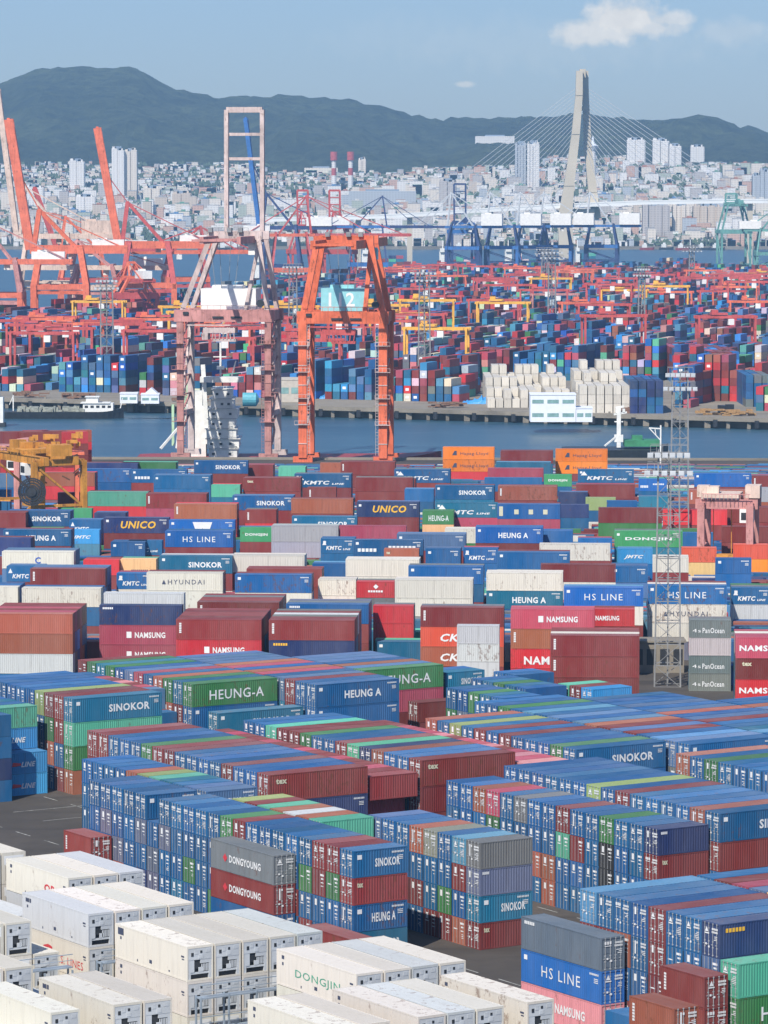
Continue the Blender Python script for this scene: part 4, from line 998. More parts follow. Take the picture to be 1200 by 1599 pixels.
            for i in range(6):
                z0 = 7 + i * 5; m.bar((sx * W / 2, -G / 2 + 1, z0), (sx * W / 2, G / 2 - 1, z0 + 5), .45); m.bar((sx * W / 2, -G / 2 + 1, z0 + 5), (sx * W / 2, G / 2 - 1, z0 + 5), .35)
        part('ladders_and_landings', m, C_PINK if c1 is C_PINK else C_TAUPE, t)
        m = MB()
        for sx in (-.8, -.3, .3, .8): m.bar((sx * wt * .4, -G / 2 * .75, zg - 1), (sx * 2.5, -G / 2 + 2, zp + 2), .12)
        for xx in (-wt * .3, wt * .1, wt * .33): m.box(xx - .6, -G / 2 * .75 - 1.6, zg + .9, xx + .6, -G / 2 * .75 + .3, zg + 2.1)
        for xx in np.linspace(-wt / 2, wt / 2, 9): m.bar((xx, -G / 2 * .75 - 1.2, zg + 1), (xx, -G / 2 * .75 - 1.2, zg + 2.1), .08)
        m.bar((-wt / 2, -G / 2 * .75 - 1.2, zg + 2.1), (wt / 2, -G / 2 * .75 - 1.2, zg + 2.1), .1); part('ropes_and_lamps', m, M_STEEL, t)
        m = MB(); y_ = -G / 2 - 1.4
        m.box(-W / 2 + 1, y_, zp + .3, -W / 2 + 2.5, y_ + .3, zp + 1.1); m.box(2, y_, zp - .6, 5, y_ + .3, zp - .1); m.box(-3, y_, zp - .6, 0, y_ + .3, zp - .1); m.cyl((W / 2 - 2, y_, zp + 3.4), (W / 2 - 2, y_ + 1.2, zp + 3.4), 1.0, 12); part('fittings', m, M_DARK, t)
    return t
# the two near cranes seen end on
x, y = gp(357, 716, 0)
P = quay_crane((x, y + 8), math.radians(-7), 'tall faded pink crane with its boom raised over a white machinery house', 'cranes on the near quay', C_PINK, C_TAUPE, C_ROSE, C_WHITE,
           W=24.0, G=17, zp=38.5, zg=60.0, wt=13.0, boom='open', boomL=35, boomang=89, apex=0, bc=C_TAUPE, hz_=('p', 15, 5.6), hoff=1.0, legw=1.7, tox=2.6, th=1.25)
x, y = gp(541, 722, 0)
quay_crane((x, y + 8), math.radians(-6), 'bright orange crane with a pale aqua machinery house numbered in white', 'cranes on the near quay', C_ORANGE, C_ORANGE, C_ORANGE, C_AQUA,
           W=21.5, G=16, zp=38.5, zg=59.0, wt=14.0, inner=5, boom='out', boomL=38, apex=0, hz_=('p', 11.6, 6.0), hoff=-.2, number='112', legw=2.2, zsill=14)
# cranes along the far side of the other terminal
def at(px, base, dy=0): x, y = gp(px, base, 0); return (x, y + dy)
L90 = math.radians(90)
quay_crane(at(232, 503), L90 + .05, 'coral crane with its boom raised, right one of the left cranes', 'cranes left across the channel', C_CORAL, C_RED, C_CORAL, C_WHITE, W=20, G=28, zp=20, zg=43, wt=9,
           boom='up', boomL=64, boomang=80, backL=22, apex=22, hz_=('g', 5, 4), th=2.8, legw=3.0, zsill=17)
quay_crane(at(95, 506), L90 + .04, 'coral crane with raised boom at the left edge', 'cranes left across the channel', C_CORAL, C_ORANGE, C_CORAL, C_WHITE, W=20, G=28, zp=20, zg=41, wt=9,
           boom='up', boomL=70, boomang=81, backL=22, apex=20, hz_=('g', 6, 4), th=3.2, legw=3.2, zsill=17)
quay_crane(at(75, 498), L90 + .02, 'cream and pink crane with a beige machinery house', 'cranes left across the channel', C_CREAM, C_CREAM, C_CREAM, C_CREAM, W=20, G=30, zp=20, zg=47, wt=8,
           boom='up', boomL=82, boomang=83, backL=24, apex=26, hz_=('g', 7, 7.5), th=2.0, legw=2.4, zsill=17)
quay_crane(at(150, 500), L90 - .1, 'pale pink crane with lowered boom between the coral ones', 'cranes left across the channel', C_CREAM, C_ROSE, C_CREAM, C_WHITE, W=18, G=26, zp=18, zg=30, wt=8,
           boom='out', boomL=34, backL=30, apex=14, hz_=('g', 5, 4), th=1.8, legw=2.2, zsill=15)
quay_crane(at(455, 470), -L90 + .1, 'red crane with long level girder behind the orange crane', 'cranes behind the orange crane', C_RED, C_RED, C_CORAL, C_WHITE, W=20, G=26, zp=20, zg=43.5, wt=8,
           boom='out', boomL=62, backL=18, apex=24, hz_=('g', 5, 5), th=1.2, legw=1.5)
quay_crane(at(440, 462), L90 - .06, 'navy crane with a raised boom seen through the tall pink crane', 'cranes behind the orange crane', C_NAVY, C_NAVY, C_NAVY, C_WHITE, W=20, G=26, zp=20, zg=47, wt=8,
           boom='up', boomL=74, boomang=83, backL=24, apex=22, hz_=('g', 9, 6), th=1.8, legw=2.2, bc=C_BLUE)
quay_crane(at(130, 488), L90 + .15, 'red crane with raised boom between the two coral booms', 'cranes left across the channel', C_RED, C_CORAL, C_RED, C_WHITE, W=20, G=26, zp=19, zg=38, wt=8,
           boom='up', boomL=38, boomang=70, backL=30, apex=18, hz_=('g', 6, 4), th=1.8, legw=2.3, zsill=15)
quay_crane(at(290, 486), -L90 + .2, 'coral crane with a short level boom left of the tall pink crane', 'cranes left across the channel', C_CORAL, C_RED, C_CORAL, C_WHITE, W=20, G=24, zp=19, zg=36, wt=8,
           boom='out', boomL=30, backL=20, apex=14, hz_=('g', 5, 4), th=1.6, legw=2.2, zsill=15)
quay_crane(at(-5, 515), L90, 'coral crane legs at the very left edge', 'cranes left across the channel', C_CORAL, C_ROSE, C_CORAL, C_WHITE, W=22, G=26, zp=18, zg=36, wt=9,
           boom='up', boomL=60, boomang=78, backL=26, apex=22, hz_=('g', 5, 4), th=1.9, legw=2.6, zsill=14)
quay_crane(at(210, 512), .3, 'red crane seen end on below the coral boom', 'cranes left across the channel', C_RED, C_CORAL, C_RED, C_WHITE, W=20, G=18, zp=17, zg=26, wt=9,
           boom='out', boomL=20, apex=8, hz_=('g', 5, 4), th=1.4, legw=1.8, zsill=9)
quay_crane(at(575, 458), -L90, 'navy crane with a white house above the orange crane', 'cranes behind the orange crane', C_NAVY, C_NAVY, C_BLUE, C_WHITE, W=20, G=26, zp=20, zg=47, wt=8,
           boom='out', boomL=30, backL=16, apex=20, hz_=('g', 6, 5.5), th=1.2, legw=1.5)
for px, lab in ((478, 'red'), (528, 'coral')):
    quay_crane(at(px, 455), .2, f'{lab} crane seen end on with boom up behind the orange crane', 'cranes behind the orange crane', C_RED, C_RED, C_RED, C_RED, W=22, G=18, zp=28, zg=46, wt=10,
               boom='up', boomL=26, boomang=86, apex=10, hz_=('g', 5, 4), th=1.2, legw=1.4)
BL = [(724, 0), (785, 1), (832, 2), (868, 3), (940, 4)]
BT = ['first blue crane from the left with a white house', 'second blue crane with a white house beside the bridge pylon', 'blue crane with a white house left of the bridge pylon',
      'blue crane with a white house at the foot of the bridge pylon', 'last blue crane with white house right of the bridge pylon']
for (px, k) in BL:
    quay_crane(at(px, 433 - k), L90 - .12, BT[k], 'blue cranes by the bridge', C_BLUE if k % 2 else C_NAVY, C_NAVY, C_BLUE, C_WHITE, cst=M_UNIT, W=22, G=26, zp=24, zg=42, wt=9,
               boom='out', boomL=26, backL=20, apex=27, hz_=('g', 12, 9.5), th=1.3, legw=2.4)
quay_crane(at(722, 428), .15, 'dark blue crane seen end on with a raised rounded boom', 'blue cranes by the bridge', C_NAVY, C_NAVY, C_BLUE, C_NAVY, W=20, G=18, zp=36, zg=44, wt=13,
           boom='up', boomL=33, boomang=88, apex=0, hz_=('g', 5, 3), th=1.3, legw=1.8)
quay_crane(at(1146, 436), .1, 'green crane seen end on before the town', 'green cranes at the right', C_GREEN, C_GREEN, C_GREEN, C_GREEN, W=23, G=20, zp=38, zg=60, wt=12, boom='up', boomL=9, boomang=88,
           apex=0, hz_=('g', 4, 3), th=1.3, legw=1.6)
quay_crane(at(1205, 440), -L90, 'dark green crane with a white house at the right edge', 'green cranes at the right', C_GREEN, C_GREEN, C_GREEN, C_WHITE, W=22, G=24, zp=22, zg=41, wt=9,
           boom='out', boomL=20, backL=10, apex=20, hz_=('g', 9, 6), th=1.2, legw=1.8)
# ---------------------------------------------------------------- yard gantries on tyres
def yard_crane(loc, yaw, label, group, c, span=23.5, h=19.0, depth=9.0, cab=None, reel=False, detail=True, c2=None):
    t = empty('yard_gantry_crane', (*loc, 0), yaw); tag(t, label, 'yard crane', group); c2 = c2 or c; gw = 1.1 if detail else .7
    for sx in (-1, 1):
        for sy in (-1, 1):
            m = MB(); m.bar((sx * span / 2, sy * depth / 2, 1.4), (sx * span / 2, sy * depth / 2, h), gw * 1.15, .95); part('leg', m, c, t)
    m = MB()
    for sx in (-1, 1):
        m.bar((sx * span / 2, -depth / 2 - 1.5, 1.6), (sx * span / 2, depth / 2 + 1.5, 1.6), 1.2, 1.0)
        if detail: m.bar((sx * span / 2, -depth / 2, h * .55), (sx * span / 2, depth / 2, h * .55), .5)
    part('sill_beam', m, c, t)
    m = MB()
    for sy in (-1, 1): m.bar((-span / 2 - 1.2, sy * depth / 2 * .6, h), (span / 2 + 1.2, sy * depth / 2 * .6, h), gw, gw * 1.5)
    for sx in (-1, 1): m.bar((sx * span / 2, -depth / 2, h - .3), (sx * span / 2, depth / 2, h - .3), 1.0, 1.2)
    part('top_girder', m, c, t)
    tx = -span * .12
    m = MB(); m.box(tx - 3.4, -depth * .38, h + .9, tx + 3.2, depth * .38, h + 1.7); m.box(tx - 3.1, -1.5, h + 1.7, tx - .6, 1.5, h + 2.9); part('trolley', m, c2, t)
    m = MB()
    for sx in (-1, 1):
        for yy in (-depth / 2 - .9, -depth / 2 + .9, depth / 2 - .9, depth / 2 + .9): m.cyl((sx * span / 2 - .35, yy, .8), (sx * span / 2 + .35, yy, .8), .8, 10)
    part('wheels', m, M_DARK, t)
    m = MB(); cx_ = tx + 4.6; m.box(cx_ - 1.2, -depth * .3 - 1, h - 3.2, cx_ + 1.2, -depth * .3 + 1.4, h - .8); cb = part('operator_cab', m, cab or C_WHITE, t)
    if detail:
        m = MB(); m.box(cx_ - .95, -depth * .3 - 1.04, h - 2.7, cx_ + .95, -depth * .3 - .98, h - 1.4); part('cab_window', m, M_DARK, cb)
        m = MB()
        for s_ in (-1, 1): m.bar((tx + s_ * 1.6, 0, h), (tx + s_ * 1.6, 0, h - 9), .12)
        m.box(tx - 3, -1.2, h - 9.8, tx + 3, 1.2, h - 9.2); part('spreader', m, C_YEL, t)
        m = MB()
        for i in range(12):
            xx = -span / 2 + (i + .5) * span / 12; m.bar((xx, -depth * .45, h + .8), (xx, -depth * .45, h + 1.9), .09)
        m.bar((-span / 2, -depth * .45, h + 1.9), (span / 2, -depth * .45, h + 1.9), .12)
        for s_ in (-1, 1): m.bar((s_ * span / 2, -depth / 2 + .5, 2), (s_ * span / 2, depth / 2 - .5, h * .55), .4); m.bar((s_ * span / 2, depth / 2 - .5, h * .55), (s_ * span / 2, -depth / 2 + .5, h - 1), .4)
        part('railing_and_bracing', m, c, t)
        m = MB(); m.box(span / 2 - 1.2, -2.2, h - .2 + 1.2, span / 2 + 1.4, 2.2, h + 3.2); m.box(-span / 2 - 1.2, -1.2, h + 1.0, -span / 2 + .9, 1.6, h + 3.0); part('power_house', m, c2, t)
    if reel:
        m = MB(); cxr = -span / 2 + reel; yy = -depth / 2 - 1.2
        m.cyl((cxr, yy, 7.0), (cxr, yy + .5, 7.0), 1.0, 12)
        for i in range(36):
            a = i * math.pi / 18; m.bar((cxr + .8 * math.cos(a), yy + .25, 7 + .8 * math.sin(a)), (cxr + 3.1 * math.cos(a), yy + .25, 7 + 3.1 * math.sin(a)), .16)
        for rr in (1.6, 2.3, 3.0):
            for i in range(24):
                a = i * math.pi / 12; b_ = a + math.pi / 12
                m.bar((cxr + rr * math.cos(a), yy + .25, 7 + rr * math.sin(a)), (cxr + rr * math.cos(b_), yy + .25, 7 + rr * math.sin(b_)), .42)
        part('cable_reel', m, M_DARK, t)
    return t
x, y = gp(22 + 38, 872, 0)
yard_crane((xat(58, 772), 772), math.radians(-62), 'yellow orange yard gantry with a big dark cable reel at the left', 'gantries in the near yard', C_YEL, span=21, h=19.5, depth=10.5, reel=False, c2=C_YEL)
rc = random.Random(4)
Y_ = 786.0; t = empty('gantry_machinery', (xat(84, Y_), Y_, 0), .1); tag(t, 'rusty orange and brown machinery platform crowded on top of the yellow orange gantry', 'crane machinery')
zb = zat(706, Y_); m = MB(); m.bar((-4.5, 0, 0), (-4.5, 0, zb), .8); m.bar((4.5, 0, 0), (4.5, 0, zb), .8); m.bar((-4.5, 6, 0), (-4.5, 6, zb), .8); m.bar((4.5, 6, 0), (4.5, 6, zb), .8)
m.box(-6, -.6, zb - .5, 6, 6.6, zb); part('frame', m, C_CORAL, t)
m = MB()
for i in range(26):
    a_, b_, c_ = rc.uniform(-5.6, 4.4), rc.uniform(-.4, 5), rc.uniform(0, 3.0); m.box(a_, b_, zb + c_, a_ + rc.uniform(.6, 1.9), b_ + rc.uniform(.5, 1.5), zb + c_ + rc.uniform(.5, 1.6))
part('winches', m, C_YEL, t); m = MB()
for i in range(16):
    a_, c_ = rc.uniform(-5.6, 5), rc.uniform(-5, 2); m.bar((a_, -.8, zb + c_), (a_ + rc.uniform(-2, 2), -.8, zb + c_ + rc.uniform(-1.2, 1.6)), .25)
for i in range(9): a_ = rc.uniform(-5, 5); m.box(a_, -.7, zb - rc.uniform(.8, 3.2), a_ + rc.uniform(.5, 1.6), .2, zb - .5)
part('pipes', m, simple('brown_machinery', (.10, .045, .02), .6, var=.5, scale=2), t)
t = empty('cable_reel', (xat(48, 757), 757, 0), 0); tag(t, 'big dark spoked cable reel on the yellow orange gantry', 'cable reel')
m = MB(); zc = zat(768, 757)
m.cyl((0, 0, zc), (0, .8, zc), .9, 14)
for i in range(40):
    a = i * math.pi / 20; m.bar((.7 * math.cos(a), .4, zc + .7 * math.sin(a)), (2.75 * math.cos(a), .4, zc + 2.75 * math.sin(a)), .13)
for rr in (1.2, 1.7, 2.2, 2.6):
    for i in range(28):
        a = i * math.pi / 14; b_ = a + math.pi / 14; m.bar((rr * math.cos(a), .4, zc + rr * math.sin(a)), (rr * math.cos(b_), .4, zc + rr * math.sin(b_)), .30)
part('spokes', m, M_DARK, t); m = MB(); m.bar((0, .8, zc), (2.6, 1.6, zc), .4); m.bar((0, 1.0, zc), (0, 1.6, 1), .6); part('bracket', m, C_YEL, t)
yard_crane((xat(6, 800), 800), math.radians(-20), 'pink yard gantry leg at the left edge beside the yellow one', 'gantries in the near yard', C_ROSE, span=10, h=18.5, depth=9, c2=C_ROSE)
yard_crane((xat(1140, 690), 690), math.radians(-10), 'pink yard gantry with a white cab at the right', 'gantries in the near yard', C_ROSE, span=8.6, h=17.2, depth=12.0, c2=C_CREAM)
FG = [(625, 708, 468, 'Y'), (622, 742, 512, 'Y'), (911, 1006, 492, 'R'), (813, 886, 452, 'R'), (925, 1000, 434, 'R'), (1110, 1185, 447, 'O'), (985, 1058, 428, 'R'), (1003, 1074, 446, 'Y'),
      (200, 272, 497, 'R'), (-30, 12, 500, 'R'), (705, 780, 415, 'R'), (780, 852, 418, 'O'), (620, 690, 418, 'R'), (860, 930, 424, 'O'), (1120, 1190, 430, 'R'), (440, 520, 530, 'R'),
      (300, 385, 528, 'R'), (1010, 1080, 455, 'O'), (660, 735, 430, 'O'), (1060, 1130, 432, 'R'), (880, 950, 472, 'O'), (540, 600, 440, 'R'), (120, 190, 470, 'Y'), (740, 812, 437, 'R'),
      (430, 480, 478, 'Y'), (265, 320, 478, 'Y'), (940, 1010, 452, 'Y'), (150, 215, 505, 'R'), (60, 130, 512, 'R'), (1140, 1215, 470, 'O'), (820, 900, 434, 'Y'), (600, 660, 500, 'R')]
C_GOLD = steel('golden_crane_paint', (0.80, 0.42, 0.05), .2); cg = {'Y': C_GOLD, 'R': C_RED, 'O': C_CORAL, 'r': C_ROSE}; cw = {'Y': 'yellow', 'R': 'red', 'O': 'coral', 'r': 'faded pink'}
rq = random.Random(3)
for k_ in range(60):
    a_ = rq.uniform(330, 1180) if k_ % 4 else rq.uniform(0, 330); yy_ = rq.choice((rq.uniform(412, 440), rq.uniform(414, 500))) if a_ > 560 else rq.uniform(486, 520); FG.append((a_, a_ + 70, yy_, rq.choice('RRRRROYrR')))
gx = []
for i, (a, b_, yt, k) in enumerate(FG):
    Y = 23.5 * FPX / (b_ - a); Y = max(1330, min(3150, Y)); hgt = zat(yt, Y)
    if not 15 < hgt < 24:
        Y = (CAMH - 19.5) / (yt - HY) * FPX; hgt = 19.5
    xx = xat((a + b_) / 2, Y)
    order = sorted(range(len(FG)), key=lambda j: FG[j][0]).index(i)
    nx_ = ['far left', 'left', 'left of the orange crane', 'middle', 'right of centre', 'right', 'far right'][max(0, min(6, int((a + b_) / 2 // 172)))]
    yard_crane((xx, Y), rng.uniform(-.12, .12), f'{cw[k]} gantry across the channel, {nx_}, {["front", "near", "middle", "back", "rearmost"][max(0, min(4, int((Y - 1300) / 330)))]} rows, {order + 1}{"st" if order % 10 == 0 and order != 10 else "nd" if order % 10 == 1 and order != 11 else "rd" if order % 10 == 2 and order != 12 else "th"} from left',
               'gantries across the channel', cg[k], h=hgt, detail=False, depth=8 if k != 'Y' else 10)
# ---------------------------------------------------------------- floodlight masts
def mast(px, Y, h, label, w=3.4, wt=2.2, head=9.0, mat=None, step=3.0, t_=.13):
    t = empty('floodlight_mast', (xat(px, Y), Y, 0), rng.uniform(-.1, .1)); tag(t, label, 'light mast', 'lattice floodlight masts')
    mat = mat or M_STEEL; m = MB(); n = int(h / step)
    for i in range(n):
        f0, f1 = i / n, (i + 1) / n; a, b_ = w + (wt - w) * f0, w + (wt - w) * f1; z0, z1 = h * f0, h * f1
        P0 = [V(sx * a / 2, sy * a / 2, z0) for sx, sy in ((-1, -1), (1, -1), (1, 1), (-1, 1))]; P1 = [V(sx * b_ / 2, sy * b_ / 2, z1) for sx, sy in ((-1, -1), (1, -1), (1, 1), (-1, 1))]
        for k in range(4):
            m.bar(P0[k], P1[k], t_ * 1.7); m.bar(P0[k], P0[(k + 1) % 4], t_); 
            if i % 2: m.bar(P0[k], P1[(k + 1) % 4], t_ * .6)
            else: m.bar(P0[(k + 1) % 4], P1[k], t_ * .6)
    lt = part('lattice_tower', m, mat, t)
    m = MB(); m.bar((0, 0, 0), (0, 0, h), t_ * 1.6)
    for i in range(int(h / .9)): m.bar((-.3, 0, i * .9), (.3, 0, i * .9), t_ * .4)
    part('ladder', m, mat, t)
    for z in (h - 3.0, h - .4):
        m = MB(); r = head / 2 if z < h - 1 else head / 2 * .86
        for s_ in (-1, 1):
            m.bar((-r, s_ * r * .55, z), (r, s_ * r * .55, z), t_ * 1.2); m.bar((s_ * r, -r * .55, z), (s_ * r, r * .55, z), t_ * 1.2)
            m.bar((-r, s_ * r * .55, z + 1.2), (r, s_ * r * .55, z + 1.2), t_ * .6)
        for q in np.linspace(-r, r, 7): m.bar((q, -r * .55, z), (q, r * .55, z), t_); m.bar((q, -r * .55, z), (q, -r * .55, z + 1.2), t_ * .5)
        pl = part('platform', m, mat, t)
        for q in np.linspace(-r, r, 6):
            m = MB(); m.box(q - .42, -r * .55 - .75, z - .6, q + .42, -r * .55 - .15, z + .15); m.box(q - .36, -r * .55 - .8, z - .5, q + .36, -r * .55 - .74, z + .02)
            part('floodlight', m, M_UNIT, pl)
    return t
mast(1046, 569, 34.6, 'tall grey lattice light mast nearest the camera at the right', w=3.8, wt=3.0, head=6.2)
mast(1063, 742, 38.0, 'grey lattice light mast just behind the nearest one', w=3.6, wt=2.9, head=5.6)
mast(167, 1405, 40, 'lattice light mast across the channel at the left', w=4.6, wt=4.2, head=8, step=4, t_=.27)
mast(663, 1395, 43, 'lattice light mast across the channel right of the orange crane', w=4.6, wt=3.4, head=9, step=4, t_=.27)
mast(862, 1900, 42, 'lattice light mast behind the white container block', w=4, wt=3, head=11, step=5, t_=.3)
mast(1002, 1700, 38, 'thin lattice light mast right of the white container block', w=3, wt=2.4, head=7, step=5, t_=.28)
mast(458, 1650, 40, 'lattice light mast left of the orange crane', w=4, wt=3, head=9, step=5, t_=.28)
mast(1080, 2600, 34, 'far lattice light mast before the green crane', w=4, wt=3, head=12, step=6, t_=.34)
mast(850, 2500, 34, 'far lattice light mast below the bridge pylon', w=4, wt=3, head=12, step=6, t_=.34)
# ---------------------------------------------------------------- far terminal: rows of stacks
# blocks of turned rows like the ones in the near yard, seen from across the water
W_BLOCKS = [(762, 903, 632, 1296, 2), (906, 986, 628, 1266, 3)]
rf = random.Random(5)
FARPAL = 'BBBBBRRRDTTCCHOGPgLrEWVPpwWrRL'
def quay_line(x):       # depth of the far quay edge at this x
    a = gp(0, 621, 0); b_ = gp(1200, 653, 0)
    return a[1] + (b_[1] - a[1]) * (x - a[0]) / (b_[0] - a[0])
def back_line(x):
    pts_ = [gp(0, 505), gp(120, 500), gp(360, 476), gp(600, 440), gp(960, 430), gp(1200, 431)]
    for p, q in zip(pts_, pts_[1:]):
        if x <= q[0]: return p[1] + (q[1] - p[1]) * (x - p[0]) / (q[0] - p[0])
    return 3200
nfar = 0
ya = math.radians(18)
ca, sa = math.cos(ya), math.sin(ya)
# lattice in a frame turned by ya: u across, v away
bu = -900.0
while bu < 1500:
    blen = 12.6 * 3
    bv = 600.0
    while bv < 3400:
        ncol = 9; 
        base_t = rf.choice((2, 3, 4, 4, 5, 4)); empty_b = rf.random() < .06
        bp = rf.choice(('mix', 'mix', 'mix', 'blue', 'red'))
        if not empty_b:
            for c_ in range(ncol):
                for k in range(3):
                    u = bu + c_ * 2.9; v = bv + k * 12.7
                    X = u * ca - v * -sa * -1 if False else u * ca + v * sa * 1.0; Yv = -u * sa + v * ca
                    if abs(X / max(Yv, 1)) > .106: continue
                    if Yv < quay_line(X) + 46 or Yv > back_line(X) - 30: continue
                    px_, py_ = px_of(X, Yv, 0)
                    if 740 < px_ < 1060 and Yv < 1480: continue
                    if 1090 < px_ < 1185 and Yv < 1330: continue
                    nt_ = max(1, base_t + rf.choice((-2, -1, 0, 0, 0, 1)))
                    if rf.random() < .07: continue
                    for tier in range(nt_):
                        if tier < nt_ - 4: pass
                        ch = rf.choice('BBBTCHVBL' if bp == 'blue' and rf.random() < .7 else ('RRPOr' if bp == 'red' and rf.random() < .6 else FARPAL))
                        tint = tuple(q * rf.uniform(.7, 1.15) for q in PAL[ch])
                        M = Matrix.Translation((X, Yv, tier * 2.65)) @ Matrix.Rotation(-ya, 4, 'Z')
                        MASS.box(-1.22, -6.05, 0, 1.22, 6.05, 2.6, tint, M, False); nfar += 1
                        if rf.random() < .25 and Yv < 1700 and ch in 'WErCHB':
                            MASSM.add([tuple(M @ Vector(p)) for p in ((-.6, -6.08, .9), (.6, -6.08, .9), (.6, -6.08, 1.8), (-.6, -6.08, 1.8))], [(0, 1, 2, 3)])
        bv += 12.7 * 3 + rf.choice((4, 14, 5))
    bu += 9 * 2.9 + 6.5
# white stacks near the far quay (each a thing only when large; here they are small)
for (xa, xb, yb, Y0, nt0) in W_BLOCKS:
    Xa, Xb = xat(xa, Y0), xat(xb, Y0); n = int((Xb - Xa) / 2.75)
    for i in range(n):
        for k in range(5):
            nt_ = nt0 + (1 if k > 1 else 0) + (0 if rf.random() < .7 else -1) + (1 if k > 3 else 0)
            for tier in range(nt_):
                kk = rf.uniform(.80, 1.0); tint = tuple(q * kk for q in PAL['W'])
                MASS.box(Xa + i * 2.75, Y0 + k * 13, tier * 2.95, Xa + i * 2.75 + 2.44, Y0 + k * 13 + 12.1, tier * 2.95 + 2.88, tint, None, False)
for (xa, xb, Y0, n_, nt0, cols_) in [(985, 1042, 1262, 1, 4, 'DBB'), (1062, 1166, 1420, 6, 5, 'RCRBHP'), (1166, 1215, 1300, 3, 4, 'BEB')]:
    Xa, Xb = xat(xa, Y0), xat(xb, Y0)
    for k in range(n_ if n_ > 1 else 3):
        X = Xa
        while X < Xb - 2.4:
            for tier in range(nt0):
                tint = tuple(q * rf.uniform(.8, 1.1) for q in PAL[rf.choice(cols_)])
                MASS.box(X, Y0 + k * 13, tier * 2.65, X + 2.44, Y0 + k * 13 + 12.1, tier * 2.65 + 2.6, tint, None, False)
            X += 2.75
print('far boxes', nfar)
# ---------------------------------------------------------------- buildings on the far quay
M_WALLW = simple('white_wall', (0.72, 0.74, 0.78), .7, var=.08); M_GLASS = simple('green_tinted_glass', (0.22, 0.36, 0.34), .15, var=.3)
M_CREAMW = simple('cream_wall', (0.62, 0.58, 0.50), .7, var=.12); M_BEIGE = simple('beige_wall', (0.48, 0.43, 0.36), .75, var=.15); M_GREYW = simple('grey_blue_cladding', (0.25, 0.31, 0.38), .6, var=.12)
def office(px0, px1, py_base, hgt, depth, label, rows, cols, name='office_building', wall=None, name2='window', Y=None, cat='building', base=0):
    Y = Y or gp(px0, py_base, base)[1]; X0, X1 = xat(px0, Y), xat(px1, Y)
    t = empty(name, ((X0 + X1) / 2, Y, base)); tag(t, label, cat); w = (X1 - X0) / 2
    m = MB(); m.box(-w, 0, 0, w, depth, hgt); m.box(-w - .15, -.15, hgt, w + .15, depth + .15, hgt + .35); part('wall', m, wall or M_WALLW, t)
    for r in range(rows):
        z0 = hgt * (r + .38) / rows; z1 = hgt * (r + .66) / rows
        for c_ in range(cols):
            x0 = -w + 2 * w * (c_ + .12) / cols; x1 = -w + 2 * w * (c_ + .88) / cols
            m = MB(); m.box(x0, -.06, z0, x1, .05, z1); wd = part(name2, m, M_GLASS, t)
    return t
office(829, 900, 636, 8.4, 10, 'two storey white office with green glass on the far quay', 2, 3, Y=1216)
office(900.6, 926, 636, 4.2, 9, 'single storey white annex beside the two storey office', 1, 2, Y=1216)
office(187, 214, 617, 3.2, 6, 'low white hut on the far quay, left one of two', 1, 2, 'hut', Y=1322)
t2 = office(220, 248, 617, 3.0, 6, 'low white hut with a small gable beside its twin', 1, 2, 'hut', Y=1320)
m = MB(); m.add([(-2, 0, 3.35), (2.6, 0, 3.35), (.3, 0, 5.4), (-2, 6, 3.35), (2.6, 6, 3.35), (.3, 6, 5.4)], [(0, 1, 2), (5, 4, 3), (0, 2, 5, 3), (2, 1, 4, 5)]); part('gable', m, M_WALLW, t2)
office(436, 470, 612, 7.5, 14, 'grey warehouse with pale roof between the near cranes', 1, 2, 'warehouse', M_BEIGE, Y=1330)
# covered pipes, tanks, odds and ends
M_TARP = simple('blue_tarpaulin', (0.05, 0.28, 0.62), .5, var=.25, scale=.8, bump=.5)
for (xa, xb, pyb, lab) in ((722, 795, 628, 'long heap under light blue tarpaulin right of the mast'), (499, 536, 620, 'short heap under blue tarpaulin behind the orange crane legs')):
    Y = gp(xa, pyb, 0)[1] - 8; m = MB(); n = 26; X0, X1 = xat(xa, Y), xat(xb, Y); rr = []
    for i in range(n + 1):
        f = i / n; hh = (1.0 + 1.8 * math.exp(-((f - .55) / .25) ** 2)) * (1 if 0 < i < n else .2) * rf.uniform(.8, 1.15)
        ring = [(X0 + (X1 - X0) * f, Y + 3.0 * math.cos(a), max(0, hh * math.sin(a) * (1 + .25 * rf.uniform(-1, 1)))) for a in np.linspace(math.pi, 0, 8)]
        m.v += ring
    m.n = len(m.v)
    for i in range(n):
        for j in range(7): a = i * 8 + j; m.f.append((a, a + 8, a + 9, a + 1)); m.c.append(None)
    tag(m.build('tarpaulin_heap', M_TARP), lab, 'covered heap')
M_TEAL = simple('teal_tank_paint', (0.10, 0.36, 0.42), .5)
m = MB(); Y = 1302; X0 = xat(379, Y); m.cyl((X0, Y, 2.4), (X0 + 4.5, Y, 2.4), 2.3, 16); m.cyl((X0 + 4.5, Y, 2.4), (X0 + 5.4, Y, 2.4), 2.3, 16, .8)
tag(m.build('storage_tank', M_TEAL), 'teal tank on the far quay behind the pink crane', 'tank')
